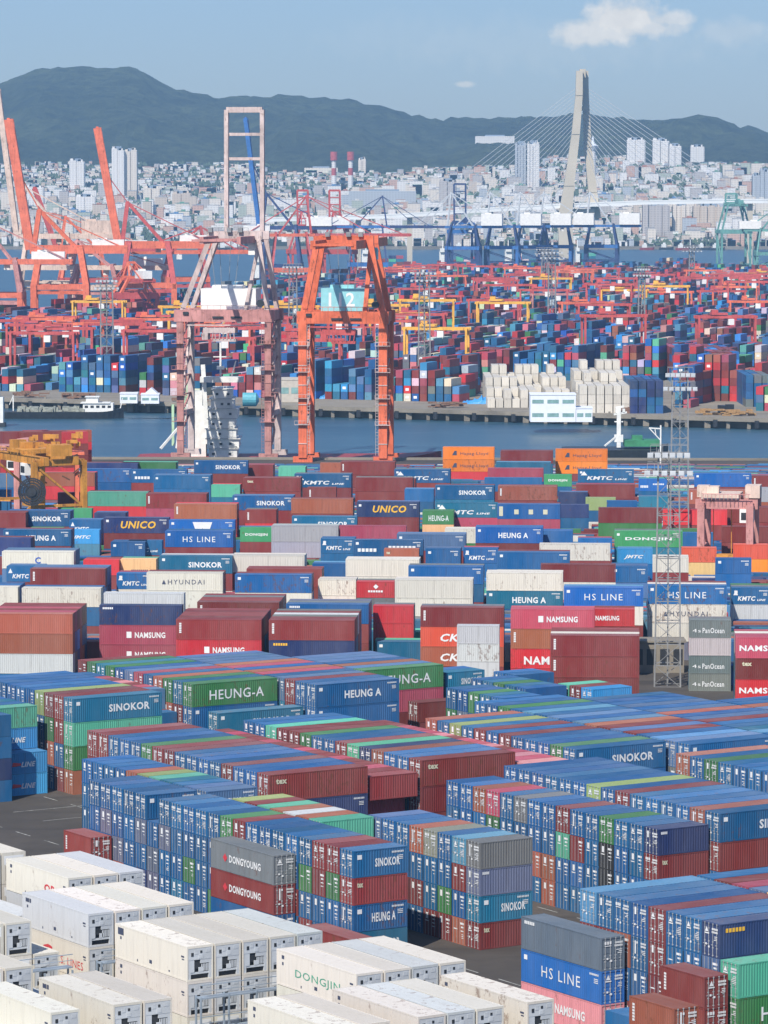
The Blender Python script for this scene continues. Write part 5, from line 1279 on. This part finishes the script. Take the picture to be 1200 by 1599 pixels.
# clutter along the far quay
cl = [('pallet_heap', 'heap', (0.22, 0.14, 0.08)), ('mooring_post', 'post', (0.3, 0.3, 0.3)), ('cargo_crate', 'crate', (0.35, 0.25, 0.14))]
spots = [(40, 'rusty brown cargo heap near the left end of the quay'), (118, 'brown cargo heap left of the left mast'), (290, 'brown cargo heap left of the pink crane legs'), (690, 'dark cargo heap just right of the orange crane'),
         (990, 'rust brown timber stack right of the annex'), (1110, 'yellowish timber stack at the right end of the quay'), (1150, 'second yellowish timber stack at the right end of the quay')]
for px_, lab in spots:
    Y = quay_line(xat(px_, 1250)) + 9; X = xat(px_, Y); m = MB()
    for k in range(16):
        a, b_, c_ = rf.uniform(-5, 5), rf.uniform(-2, 2), rf.uniform(0, 1.6); m.box(X + a, Y + b_, c_, X + a + rf.uniform(1.5, 4), Y + b_ + rf.uniform(.6, 1.4), c_ + rf.uniform(.3, .9))
    tag(m.build('timber_stack', simple('timber_%d' % px_, (0.34, 0.20, 0.08) if px_ > 1000 else (0.20, 0.11, 0.07), .8, var=.4, scale=2)), lab, 'cargo heap')
# dark truck on the access road and a lorry
def truck(px_, Y, col, label):
    t = empty('truck', (xat(px_, Y), Y, 0), .3); tag(t, label, 'truck'); m = MB(); m.box(-1.2, -3.2, 1, 1.2, 3.2, 2.6); m.box(-1.15, -5.2, .8, 1.15, -3.3, 3.2); part('body', m, col, t)
    m = MB(); m.box(-.95, -5.25, 2.1, .95, -5.15, 2.95); part('windscreen', m, M_DARK, t); m = MB()
    for yy in (-4.4, 1.2, 2.4): m.cyl((-1.25, yy, .5), (1.25, yy, .5), .5, 10)
    part('wheels', m, M_DARK, t); return t
truck(1133, 1262, M_DARK, 'dark truck on the road at the right across the channel')
truck(1151, 1345, M_WALLW, 'white truck farther up the road at the right')
# ---------------------------------------------------------------- ships and boats
M_HULL = simple('dark_hull', (0.03, 0.035, 0.04), .5, var=.3); M_HULLR = simple('red_hull', (0.30, 0.04, 0.035), .55, var=.3); M_SHIPW = simple('ship_white', (0.74, 0.73, 0.68), .5, var=.15)
M_DECKG = simple('green_deck', (0.04, 0.22, 0.10), .6, var=.3)
def hull(name, X0, X1, Y, wdt, z0, z1, mat, parent=None, bow=1):
    m = MB(); n = 24; vs = []
    for i in range(n + 1):
        f = i / n; x = X0 + (X1 - X0) * f; g = f if bow > 0 else 1 - f
        hw = wdt / 2 * (1 - max(0, (g - .82) / .18) ** 2.0) * (1 if g > .04 else .8); sh = 1.4 * max(0, (g - .8) / .2) ** 2
        vs += [(x, Y - hw * .8, z0), (x, Y - hw, z1 + sh), (x, Y + hw, z1 + sh), (x, Y + hw * .8, z0)]
    fs = []
    for i in range(n):
        a = i * 4
        fs += [(a, a + 4, a + 5, a + 1), (a + 1, a + 5, a + 6, a + 2), (a + 2, a + 6, a + 7, a + 3)]
    fs += [(0, 1, 2, 3), (n * 4 + 3, n * 4 + 2, n * 4 + 1, n * 4)]
    m.add(vs, fs); return m.build(name, mat, parent)
# barge under way at the left
Yb = gp(100, 653, -3.5)[1]; t = empty('barge', (0, 0, 0)); tag(t, 'low dark barge with a white bridge under way at the left', 'boat')
hull('hull', xat(2, Yb), xat(193, Yb), Yb, 9, -4.0, -1.2, M_HULL, t)
m = MB(); xa = xat(130, Yb); m.box(xa, Yb - 3, -1.2, xa + 10, Yb + 3, 1.6); m.box(xa - .8, Yb - 3.4, 1.6, xa + 9, Yb + 3.4, 1.85); m.box(xa + 1, Yb - 2.5, 1.85, xa + 5, Yb + 2.5, 3.6); m.box(xa + .6, Yb - 2.9, 3.6, xa + 5.4, Yb + 2.9, 3.8); br = part('bridge', m, M_SHIPW, t)
m = MB(); 
for i in range(5): m.box(xa + .6 + i * 1.9, Yb - 3.06, .1, xa + 1.7 + i * 1.9, Yb - 2.98, .9)
part('windows', m, M_DARK, br)
m = MB(); 
for i in range(40):
    a = rf.uniform(22, 120); m.box(xat(a, Yb), Yb + rf.uniform(-3.4, 1), -1.2, xat(a, Yb) + rf.uniform(.5, 3), Yb + rf.uniform(1.2, 3), rf.uniform(-.9, .5))
part('deck_cargo', m, simple('deck_gear', (0.28, 0.29, 0.24), .7, var=.5, scale=1.5), t)
m = MB(); m.bar((xat(20, Yb), Yb, -1), (xat(20, Yb), Yb, 4.2), .35); m.bar((xa + 12, Yb, -1), (xa + 13, Yb, 3.2), .3); m.bar((xat(14, Yb), Yb, 1), (xat(20, Yb), Yb, 4), .2); part('mast', m, M_SHIPW, t)
m = MB()
for i in range(60):
    f = i / 60; x = xat(196 + 70 * f, Yb); w_ = 1.0 + 3 * f
    m.quad((x, Yb - w_ + rf.uniform(-.6, .6), -3.46), (x + 1.3, Yb - w_ + rf.uniform(-.6, .6), -3.46), (x + 1.3, Yb - w_ * .3 + rf.uniform(-.5, .8), -3.46), (x, Yb - w_ * .3 + rf.uniform(-.5, .8), -3.46))
tag(m.build('foam_wake', simple('foam', (.42, .52, .60), .6)), 'pale wake behind the barge', 'wake', None, 'stuff')
t = empty('ferry', (xat(2, Yb - 45), Yb - 45, 0)); tag(t, 'white bow of a boat cut by the left edge', 'boat')
m = MB(); m.box(-7, -2, -3.4, .6, 2, 6.0); m.box(-7, -1.5, 6, -.6, 1.5, 9); part('superstructure', m, M_SHIPW, t); m = MB(); m.box(-8, -2.4, -4, 1.2, 2.4, -2.2); part('hull', m, M_HULL, t)
# ship moored behind the pink crane: superstructure seen end on
Ys = 1085.0; t = empty('cargo_ship', (0, 0, 0)); tag(t, 'moored cargo ship with tiered white superstructure behind the pink crane', 'ship')
hull('hull', xat(215, Ys), xat(690, Ys), Ys, 20, -4.5, -1.6, M_HULLR, t)
xc = xat(350, Ys); rs = random.Random(9)
for k in range(7):
    m = MB(); z = -1.6 + k * 2.75; w_ = (3.9, 4.4, 4.1, 3.6, 3.9, 3.1, 2.6)[k]; ox = rs.uniform(-.5, .5)
    m.box(xc - w_ + ox, Ys - 9.0 + rs.uniform(-.2, .2), z, xc + w_ + ox, Ys + 6, z + 2.5); m.box(xc - w_ - .5 + ox, Ys - 9.5, z + 2.5, xc + w_ + .4 + ox, Ys + 6.5, z + 2.65)
    for i in range(6):
        xx = xc + ox - w_ + (i + .5) * 2 * w_ / 6; m.bar((xx, Ys - 9.4, z + 2.6), (xx, Ys - 9.4, z + 3.4), .08)
    m.bar((xc + ox - w_, Ys - 9.4, z + 3.4), (xc + ox + w_, Ys - 9.4, z + 3.4), .08)
    if k % 2: m.bar((xc + w_ + ox, Ys - 9, z), (xc + w_ - 3 + ox, Ys - 9, z + 2.2), .5, .2)
    dk = part('deckhouse', m, M_SHIPW, t); m = MB()
    for i in range(3):
        if rs.random() < .7: m.box(xc + ox - w_ + .9 + i * w_ / 1.7, Ys - 9.26, z + .9, xc + ox - w_ + 1.6 + i * w_ / 1.7, Ys - 6, z + 1.5)
    part('windows', m, M_DARK, dk)
m = MB(); m.box(xc - 6.4, Ys - 7, 19.2, xc + 5.6, Ys - 2, 20.7); m.bar((xc - 1, Ys, 20), (xc - 1, Ys, 30), .5); m.bar((xc - 3, Ys, 26), (xc + 2, Ys, 26), .3); m.box(xc - 2, Ys - 1, 22.5, xc, Ys + 1, 23.4); m.bar((xc + 2, Ys - 3, 20), (xc + 3.4, Ys - 3, 25), .35); part('bridge', m, M_SHIPW, t)
m = MB(); m.box(xc - 9.6, Ys - 3, -1.6, xc - 5, Ys + 5, 12.5); m.box(xc - 8.8, Ys - 2, 12.5, xc - 6, Ys + 3, 16.5); part('funnel', m, M_SHIPW, t)
m = MB(); m.bar((xc - 12, Ys - 3, 1.6), (xc - 9.6, Ys - 3, 21), .8); m.bar((xc - 9.6, Ys - 3, 21), (xc - 13.5, Ys - 3, 9), .35); m.bar((xc - 14, Ys - 5, 1.6), (xc - 14, Ys - 5, 13), .7); part('deck_crane', m, simple('pale_green_paint', (.42, .60, .38)), t)
m = MB(); x0 = xat(281, Ys); lattice(m, (x0, Ys - 6, 1), (x0 + 1.5, Ys - 6, 13), 1.6, .4, 2.2); m.bar((x0 - 5, Ys - 9, 1), (x0 + 1, Ys - 6, 8), .6); m.bar((xat(325, Ys), Ys - 4, 2), (xat(318, Ys), Ys - 4, 24), 1.2); part('derrick', m, M_SHIPW, t)
t = empty('cargo_ship', (0, 0, 0)); Ys = 1078; tag(t, 'moored dark ship with green deck and white radar mast at the right', 'ship')
hull('hull', xat(880, Ys), xat(1045, Ys), Ys, 16, -4.5, 1.0, M_HULL, t, bow=1)
m = MB(); m.box(xat(975, Ys), Ys - 4, 1.7, xat(1030, Ys), Ys + 4, 3.4); m.box(xat(988, Ys), Ys - 2, 3.4, xat(1004, Ys), Ys + 2, 4.6); part('deck', m, M_DECKG, t)
xm = xat(966, Ys); m = MB(); m.bar((xm, Ys - 4, 1.5), (xm, Ys - 4, 12.5), 1.1); m.bar((xm - 1.4, Ys - 4, 10.6), (xm + 2.2, Ys - 4, 11.2), .5); m.bar((xm - .9, Ys - 4, 12.4), (xm + 1.4, Ys - 4, 12.8), .6)
m.box(xm - 1.2, Ys - 4.6, 3, xm + 1.2, Ys - 3, 5); m.bar((xm, Ys - 4, 5), (xm - 4, Ys - 6, 2), .4); m.bar((xm - 1.2, Ys - 4, 8.6), (xm + 1.2, Ys - 4, 8.6), .3); m.box(xm - .9, Ys - 4.4, 11.0, xm - .3, Ys - 3.8, 12.0); m.box(xm + 1.0, Ys - 4.4, 11.2, xm + 1.7, Ys - 3.8, 12.2); part('radar_mast', m, M_SHIPW, t)
t = empty('flag_pole', (xat(1033, 1010), 1010, 0)); tag(t, 'thin white pole with a triangular bracket left of the masts', 'pole'); m = MB(); m.bar((0, 0, 0), (0, 0, 11.5), .35); part('pole', m, M_SHIPW, t); m = MB()
m.bar((-3, 0, 10.8), (0, 0, 10.6), .3); m.bar((-3, 0, 10.8), (0, 0, 7.6), .25); m.bar((-1.5, 0, 10.7), (-1.2, 0, 8.9), .2); part('bracket', m, M_SHIPW, t)
# red ship's boxes at the left behind the yellow gantry
for k in range(7):
    for i in range(4):
        z = 2.9 * i
        mass_box(xat(20 + k * 16, 950), 950 + (k % 3) * 2.6, z + 2, 0.35, 12.19 if k % 2 else 6.06, 2.88, tuple(q * rf.uniform(.8, 1.2) for q in PAL[rf.choice('rRKOR')]), False)
# reefer racks between the white boxes
for (l0, w0, n, h, lab) in ((153.1, -270.6, 5, 8.2, 'steel access rack at the unit ends of the fourth bay of white boxes'), (158.9, -254.0, 4, 8.2, 'steel access rack at the unit ends of the fifth bay'), (142.6, -254.2, 4, 7.8, 'low steel access rack left of the lettered white box'),
                       (153.1, -287.5, 4, 8.2, 'steel access rack at the unit ends of the third bay'), (137.4, -254.0, 2, 7.8, 'short steel access rack at the bottom left'), (127.0, -270.8, 6, 7.8, 'steel access rack at the left edge'), (140.0, -287.6, 4, 7.8, 'steel access rack left of the third bay')):
    X, Y = LW(l0, w0); t = empty('reefer_rack', (X, Y, 0), YAW); tag(t, lab, 'access rack', 'access racks between the refrigerated boxes'); m = MB(); Lr = n * 2.6
    for lv in range(1, int(h / 2.6) + 1):
        z = lv * 2.6; m.box(0, -.9, z - .12, Lr, .0, z)
        for yy in (-.9,): m.bar((0, yy, z + 1.05), (Lr, yy, z + 1.05), .07); m.bar((0, yy, z + .55), (Lr, yy, z + .55), .05)
    part('walkway', m, M_RACK, t); m = MB()
    for i in range(n + 1):
        for yy in (-.85, -.05): m.bar((i * 2.6, yy, 0), (i * 2.6, yy, h - .3), .14)
        if i < n: m.bar((i * 2.6, -.85, .3), ((i + 1) * 2.6, -.85, 2.5), .08)
    part('posts', m, M_RACK, t)

# low concrete transformer house between the stacks
Y = 584.0; X0, X1 = xat(985, Y), xat(1072, Y); t = empty('transformer_house', (X0, Y, 0)); tag(t, 'low weathered concrete house with dark openings behind the nearest mast', 'small building')
m = MB(); m.box(0, 0, 0, X1 - X0, 4.5, 4.6); m.box(-.3, -.3, 4.6, X1 - X0 + .3, 4.8, 4.9); part('wall', m, M_CONC, t)
for i in range(4):
    m = MB(); m.box(.7 + i * 2.0, -.05, 1.2, 2.1 + i * 2.0, .05, 3.6); part('opening', m, M_DARK, t)

# ships moored on the far side of the terminal
for k, (xa, xb, Ysh, hm_, nb, lab) in enumerate([(560, 668, 3330, M_HULLR, 5, 'container ship moored behind the far terminal right of the orange crane'), (682, 768, 3420, M_HULLR, 6, 'red hulled container ship moored below the first blue crane'),
                           (784, 872, 3440, M_HULL, 6, 'dark container ship moored left of the bridge pylon foot'), (896, 946, 3460, M_HULLR, 4, 'small red hulled ship moored right of the bridge pylon foot'), (395, 470, 2960, M_HULL, 5, 'dark container ship moored behind the tall pink crane')]):
    t = empty('container_ship', (0, 0, 0)); tag(t, lab, 'ship', 'ships moored behind the far terminal'); X0, X1 = xat(xa, Ysh), xat(xb, Ysh)
    hull('hull', X0, X1, Ysh, 26, -4.5, 5.0, hm_, t); m = MB(); L_s = X1 - X0
    for i in range(int(L_s * .62 / 6.3)):
        for r_ in range(rf.choice((2, 3, 4, 4))):
            kk = rf.choice('BRRTDPgW'); tint = tuple(q * rf.uniform(.8, 1.1) for q in PAL[kk]); m.box(X0 + L_s * .22 + i * 6.4, Ysh - 11, 5 + r_ * 2.6, X0 + L_s * .22 + i * 6.4 + 6.1, Ysh + 11, 7.55 + r_ * 2.6, tint)
    part('deck_containers', m, M_PAINT_T, t)
    m = MB(); m.box(X0 + L_s * .05, Ysh - 10, 5, X0 + L_s * .17, Ysh + 10, 17); m.box(X0 + L_s * .06, Ysh - 12, 17, X0 + L_s * .16, Ysh + 12, 20); m.bar((X0 + L_s * .11, Ysh, 20), (X0 + L_s * .11, Ysh, 27), .7); part('superstructure', m, M_SHIPW, t)
# ---------------------------------------------------------------- bridge
M_PYL = simple('pylon_concrete', (0.52, 0.46, 0.36), .8, var=.12, scale=.03); M_DECK = simple('bridge_deck_paint', (0.75, 0.75, 0.72), .7, var=.1, scale=.05); M_CABLE = simple('cable_sheath', (0.42, 0.44, 0.46), .6, var=.05)
YB = 3640.0
br = empty('cable_stayed_bridge', (0, 0, 0)); tag(br, 'cable-stayed bridge with a slender concrete pylon and pale deck', 'bridge')
def bp_(px_, py_, dy=0): return V(xat(px_, YB + dy), YB + dy, zat(py_, YB + dy))
m = MB()
def taper(m, p, q, w0, w1, d0, d1):
    p = Vector(p); q = Vector(q)
    vs = []
    for e, w_, d_ in ((p, w0, d0), (q, w1, d1)):
        for sx, sy in ((-1, -1), (1, -1), (1, 1), (-1, 1)): vs.append((e.x + sx * w_ / 2, e.y + sy * d_ / 2, e.z))
    m.add(vs, [(3, 2, 1, 0), (4, 5, 6, 7), (0, 1, 5, 4), (1, 2, 6, 5), (2, 3, 7, 6), (3, 0, 4, 7)])
LEFT = [(885, 420, 14), (882, 338, 13), (888, 290, 9.5), (898, 210, 7.5), (903, 150, 6.5), (903.5, 112, 6)]
RGT = [(931, 340, 8), (929, 325, 8), (925, 300, 8), (917, 230, 7), (913, 150, 6), (912.5, 112, 5.5)]
for path, dy in ((LEFT, -6), (RGT, 10)):
    for (a, b_, w0), (c_, d_, w1) in zip(path, path[1:]):
        taper(m, bp_(a, b_, dy), bp_(c_, d_, dy), w0, w1, 9, 8)
m.bar(bp_(903.5, 116), bp_(913, 116), 9, 8); m.bar(bp_(885, 330), bp_(928, 330), 6, 5); m.bar(bp_(903, 140), bp_(912, 140), 4, 5); m.bar(bp_(902, 170), bp_(913, 170), 4, 4)
py_o = part('pylon', m, M_PYL, br)
m = MB(); dk = [(420, 343), (610, 337.5), (760, 328), (885, 321), (1000, 316.5), (1120, 314.5), (1260, 314)]
for (a, b_), (c_, d_) in zip(dk, dk[1:]):
    m.bar(bp_(a, b_), bp_(c_, d_), 16, 3.2); m.bar(bp_(a, b_) + V(0, -8, 1.8), bp_(c_, d_) + V(0, -8, 1.8), .5, 1.1)
part('deck', m, M_DECK, br)
m = MB()
for a, b_ in ((560, 340), (640, 336), (1170, 314.5), (1250, 314)): m.bar(bp_(a, b_ + 3), V(bp_(a, b_).x, YB, -4), 5, 4)
part('pier', m, M_PYL, br)
def deck_y(px_):
    for (a, b_), (c_, d_) in zip(dk, dk[1:]):
        if a <= px_ <= c_: return b_ + (d_ - b_) * (px_ - a) / (c_ - a)
m = MB()
for i in range(17):
    f = i / 16
    top = 135 + 90 * (1 - f)
    m.bar(bp_(908 + 3, top, 4), bp_(945 + (1180 - 945) * f, deck_y(945 + (1180 - 945) * f) - 1, 4), .42)
    m.bar(bp_(903, top, 4), bp_(862 - (862 - 640) * f, deck_y(862 - (862 - 640) * f) - 1, 4), .36)
part('stay_cables', m, M_CABLE, br)
# ---------------------------------------------------------------- town on the far shore
M_TOWN = []
for i, c_ in enumerate(((0.74, 0.66, 0.56), (0.60, 0.50, 0.40), (0.78, 0.75, 0.71), (0.48, 0.44, 0.41), (0.58, 0.38, 0.29), (0.44, 0.47, 0.50), (0.42, 0.46, 0.38))):
    mt, tt, bb = mat_new('town_wall_%d' % i)
    tcn = N(tt, 'ShaderNodeTexCoord'); bk = N(tt, 'ShaderNodeTexBrick'); mp = N(tt, 'ShaderNodeMapping')
    mp.inputs['Rotation'].default_value = (math.pi / 2, 0, 0); tt.links.new(tcn.outputs['Object'], mp.inputs[0]); tt.links.new(mp.outputs[0], bk.inputs[0])
    bk.inputs['Color1'].default_value = tuple(x * .78 for x in c_) + (1,); bk.inputs['Color2'].default_value = tuple(x * .78 for x in c_) + (1,); bk.inputs['Mortar'].default_value = (*c_, 1)
    bk.inputs['Scale'].default_value = 1.0; bk.inputs['Brick Width'].default_value = 4.2; bk.inputs['Row Height'].default_value = 3.0; bk.inputs['Mortar Size'].default_value = .75; bk.offset = 0
    tt.links.new(bk.outputs['Color'], bb.inputs['Base Color']); bb.inputs['Roughness'].default_value = .7; M_TOWN.append(mt)
rt = random.Random(21)
def tower(px0, px1, py_top, py_base, label, mi=0, name='apartment_tower', cat='apartment tower', ribs=3, Y=None):
    x, Yg, zg = ground_at((px0 + px1) / 2, py_base)
    Y = Y or Yg; X0, X1 = xat(px0, Y), xat(px1, Y); z0 = zat(py_base, Y) - (12 if py_base > 240 else 5); z1 = zat(py_top, Y); w_ = (X1 - X0) / 2
    t = empty(name, ((X0 + X1) / 2, Y, z0)); tag(t, label, cat); m = MB(); h_ = z1 - z0
    if ribs > 1:
        for i in range(ribs):
            a = -w_ + 2 * w_ * i / ribs; hh = h_ - rt.uniform(0, .05) * h_; m.box(a, rt.uniform(0, 3), 0, a + 2 * w_ / ribs - w_ * .10, 16, hh)
            m.box(a + w_ * .1, 4, hh, a + 2 * w_ / ribs - w_ * .3, 12, hh + 3)
        m.box(-w_, 3.5, 0, w_, 15, h_ * .96)
    else:
        m.box(-w_, 0, 0, w_, 16, h_)
    part('wall', m, M_TOWN[mi], t)
    m = MB(); m.box(-w_ * .5, 4, h_ * .96, w_ * .5, 11, h_ + 2.5); part('roof_plant', m, M_GREYW, t)
    return t
for a in [(110, 134, 250, 300, 'pale apartment tower left of the raised coral boom', 2), (176, 196, 231, 312, 'tall white apartment block right of the raised coral boom', 2), (196, 216, 234, 312, 'second tall white apartment block beside the first', 0),
          (225, 252, 292, 322, 'cream apartment block below the two tall white ones', 0), (804, 822, 223, 300, 'left slab of the twin glass towers near the pylon', 5), (823, 842, 222, 300, 'right slab of the twin glass towers near the pylon', 2),
          (978, 1007, 217, 262, 'white high-rise on the slope just right of the pylon', 2), (1018, 1044, 218, 263, 'wide white high-rise on the slope behind the cables', 2), (1044, 1063, 226, 265, 'white high-rise adjoining the wide one behind the cables', 2),
          (1077, 1099, 228, 250, 'small white tower block farthest up the slope', 2), (1186, 1200, 265, 322, 'pale tower with blue sides at the right edge', 5), (1174, 1186, 272, 322, 'narrow blue grey tower at the right edge', 5),
          (686, 713, 281, 330, 'grey block with a white crown left of the dark blue crane', 3), (1003, 1046, 318, 372, 'wide gridded apartment slab under the bridge deck', 3), (1050, 1078, 319, 370, 'apartment slab with dark gaps under the bridge deck', 0),
          (1082, 1130, 320, 366, 'beige apartment slab left of the green crane', 1), (476, 528, 262, 276, 'long cream factory hall at the foot of the hill', 0), (545, 650, 298, 332, 'big grey blue warehouse above the orange crane', 5),
          (652, 674, 312, 332, 'smaller grey blue warehouse beside the big one', 5), (742, 803, 213, 222, 'long white building high on the wooded slope', 2), (120, 150, 305, 335, 'light apartment block behind the beige machinery house', 2), (40, 70, 290, 330, 'white apartment block behind the left coral boom', 2),
          (270, 300, 300, 330, 'cream apartment block left of the tall pink crane', 1), (640, 662, 350, 398, 'pale silo block right of the orange crane', 0), (664, 676, 352, 400, 'narrow grey silo right of the orange crane', 3), (560, 572, 248, 275, 'cream block right of the striped chimneys', 0)]:
    tower(*a, ribs=1 if 'hall' in a[4] or 'warehouse' in a[4] or 'silo' in a[4] or 'long white' in a[4] else (4 if 'slab' in a[4] else 2), name='warehouse' if 'warehouse' in a[4] else 'apartment_tower' if 'silo' not in a[4] else 'silo', cat='warehouse' if 'warehouse' in a[4] else 'building')
for px_, lab in ((522, 'left red and white chimney above the factory hall'), (548, 'right red and white chimney above the factory hall')):
    x, Y, z = ground_at(px_, 300); t = empty('chimney', (x, Y, z - 5)); tag(t, lab, 'chimney'); zt = zat(237, Y) - z + 5; m = MB(); m.cyl((0, 0, 0), (0, 0, zt * .45), 4.5, 12, 4); m.cyl((0, 0, zt * .62), (0, 0, zt * .8), 3.6, 12); part('shaft', m, M_TOWN[2], t)
    m = MB(); m.cyl((0, 0, zt * .45), (0, 0, zt * .62), 3.9, 12); m.cyl((0, 0, zt * .8), (0, 0, zt), 5.5, 12); part('red_band', m, C_RED, t)
x, Y, z = ground_at(925, 300); t = empty('observation_tower', (x, Y, z - 5)); tag(t, 'slim white observation tower right of the pylon', 'tower'); zt = zat(213, Y) - z + 5; m = MB(); m.cyl((0, 0, 0), (0, 0, zt * .78), 5, 14, 4); part('shaft', m, M_TOWN[2], t)
m = MB(); m.cyl((0, 0, zt * .76), (0, 0, zt * .84), 5, 14, 9); m.cyl((0, 0, zt * .84), (0, 0, zt * .87), 9, 14, 3); m.cyl((0, 0, zt * .87), (0, 0, zt), 3, 10, .6); part('lookout', m, M_WALLW, t)
# small houses
def town_spot():
    while True:
        px_ = rt.uniform(-10, 1210); r = rt.random()
        top = 262 if px_ < 420 else 275 if px_ < 640 else 268 if px_ < 850 else 250 if px_ < 1000 else 262
        py_ = top + (385 - top) * (rt.random() ** 1.1)
        if px_ < 560 and py_ > 375 and rt.random() < .7: continue
        x, Y, z = ground_at(px_, py_)
        if Y < 6420: return x, Y, z
rects = []
for i in range(5200):
    x, Y, z = town_spot()
    big_ = rt.random() < .15; w_ = rt.uniform(9, 20) if big_ else rt.uniform(5, 10); h_ = rt.uniform(10, 26) if big_ and Y < 6000 else rt.uniform(4, 10); rects.append((x, Y, z, w_, rt.uniform(7, 13), h_, rt.choice((0, 0, 1, 2, 2, 2, 3, 4, 5, 6) if rt.random() < .7 else (2, 0, 3))))
rects.sort(key=lambda r: -r[3] * r[5] / r[1])
ROOFC = [simple('flat_roof_green', (0.14, 0.30, 0.20)), simple('flat_roof_grey', (0.35, 0.35, 0.35)), simple('tiled_roof_rust', (0.40, 0.17, 0.10)), simple('roof_blue', (0.10, 0.22, 0.40)), simple('roof_pale', (0.6, 0.58, 0.54))]
CW = ['cream', 'tan', 'white', 'grey', 'terracotta', 'blue grey', 'green grey']
for i, (x, Y, z, w_, d_, h_, mi) in enumerate(rects[:260]):
    t = empty('town_house', (x, Y, z - 4)); m = MB(); m.box(-w_ / 2, 0, 0, w_ / 2, d_, h_ + 4); part('wall', m, M_TOWN[mi], t)
    m = MB(); m.box(-w_ / 2 - .3, -.3, h_ + 4, w_ / 2 + .3, d_ + .3, h_ + 4.6); m.box(-w_ * .2, d_ * .3, h_ + 4.6, w_ * .15, d_ * .7, h_ + 6.6); part('roof', m, ROOFC[rt.choice((0, 1, 1, 2, 3, 4, 4))], t)
    tag(t, f'small {CW[mi]} building among many in the town below the hills', 'town building', f'small {CW[mi]} buildings of the far town')
tm = {}; rm = {}
for (x, Y, z, w_, d_, h_, mi) in rects[260:]:
    tm.setdefault(mi, MB()).box(x - w_ / 2, Y, z - 4, x + w_ / 2, Y + d_, z + h_)
    rm.setdefault(rt.randrange(5), MB()).box(x - w_ / 2 - .2, Y - .2, z + h_, x + w_ / 2 + .2, Y + d_ + .2, z + h_ + .5)
root = None
for mi, g in tm.items():
    o = g.build('town' if root is None else 'house_walls', M_TOWN[mi], root)
    if root is None: root = o; tag(root, 'densely packed small buildings of the far town', 'town', None, 'stuff')
for mi, g in rm.items(): g.build('house_roofs', ROOFC[mi], root)
# trees between the houses as one mass of leaf clumps
tr = MB()
for i in range(1700):
    x, Y, z = town_spot(); r = rt.uniform(3, 8)
    for k in range(7):
        a, b_, c_ = rt.uniform(-r, r), rt.uniform(-r, r), rt.uniform(0, r * .8); s_ = r * rt.uniform(.3, .55)
        tr.cyl((x + a, Y + b_, z + c_), (x + a + rt.uniform(-.5, .5), Y + b_, z + c_ + s_ * 1.5), s_, 5, s_ * .3)
tag(tr.build('trees', simple('far_foliage', (0.09, 0.13, 0.075), .9, var=.4, scale=.08)), 'dark green trees between the houses of the far town', 'trees', None, 'stuff')
# moored boats along the far shore
for i, px_ in enumerate((330, 352, 371, 398, 1010, 1040, 1066, 1098, 720, 1120)):
    Y = 4790 + (i % 3) * 20; t = empty('moored_boat', (xat(px_, Y), Y, 0), 0); tag(t, f'small moored boat by the far shore, {ORD[sorted((330, 352, 371, 398, 1010, 1040, 1066, 1098, 720, 1120)).index(px_)]} from left'.replace('nearest', 'first'), 'boat', 'boats moored by the far shore')
    hull('hull', -9, 9, 0, 5, -3.8, -.5, M_HULL if i % 2 else M_HULLR, t); m = MB(); m.box(-6, -2, -.5, 0, 2, 3.5); m.box(-4, -1.5, 3.5, -1, 1.5, 5.5); part('cabin', m, M_SHIPW, t)
sm = MB(); sm.bar((-1200, 4862, -1.6), (1200, 4862, -1.6), 6, 4.2); tag(sm.build('sea_wall', M_CONC), 'low sea wall along the far shore', 'sea wall')
mass = MASS.build('stacked_containers', M_PAINT_T)
tag(mass, 'countless smaller shipping containers stacked across both terminals', 'container stacks', None, 'stuff')
MASSR.build('roof_sheets', M_ROOF_T, mass); MASSM.build('painted_codes', M_MARK, mass); MASSD.build('door_seals', M_DARK, mass); MASSB.build('door_bars', M_BARS, mass)
for k, g in MASST.items(): g.build('lettering', TM[k], mass)
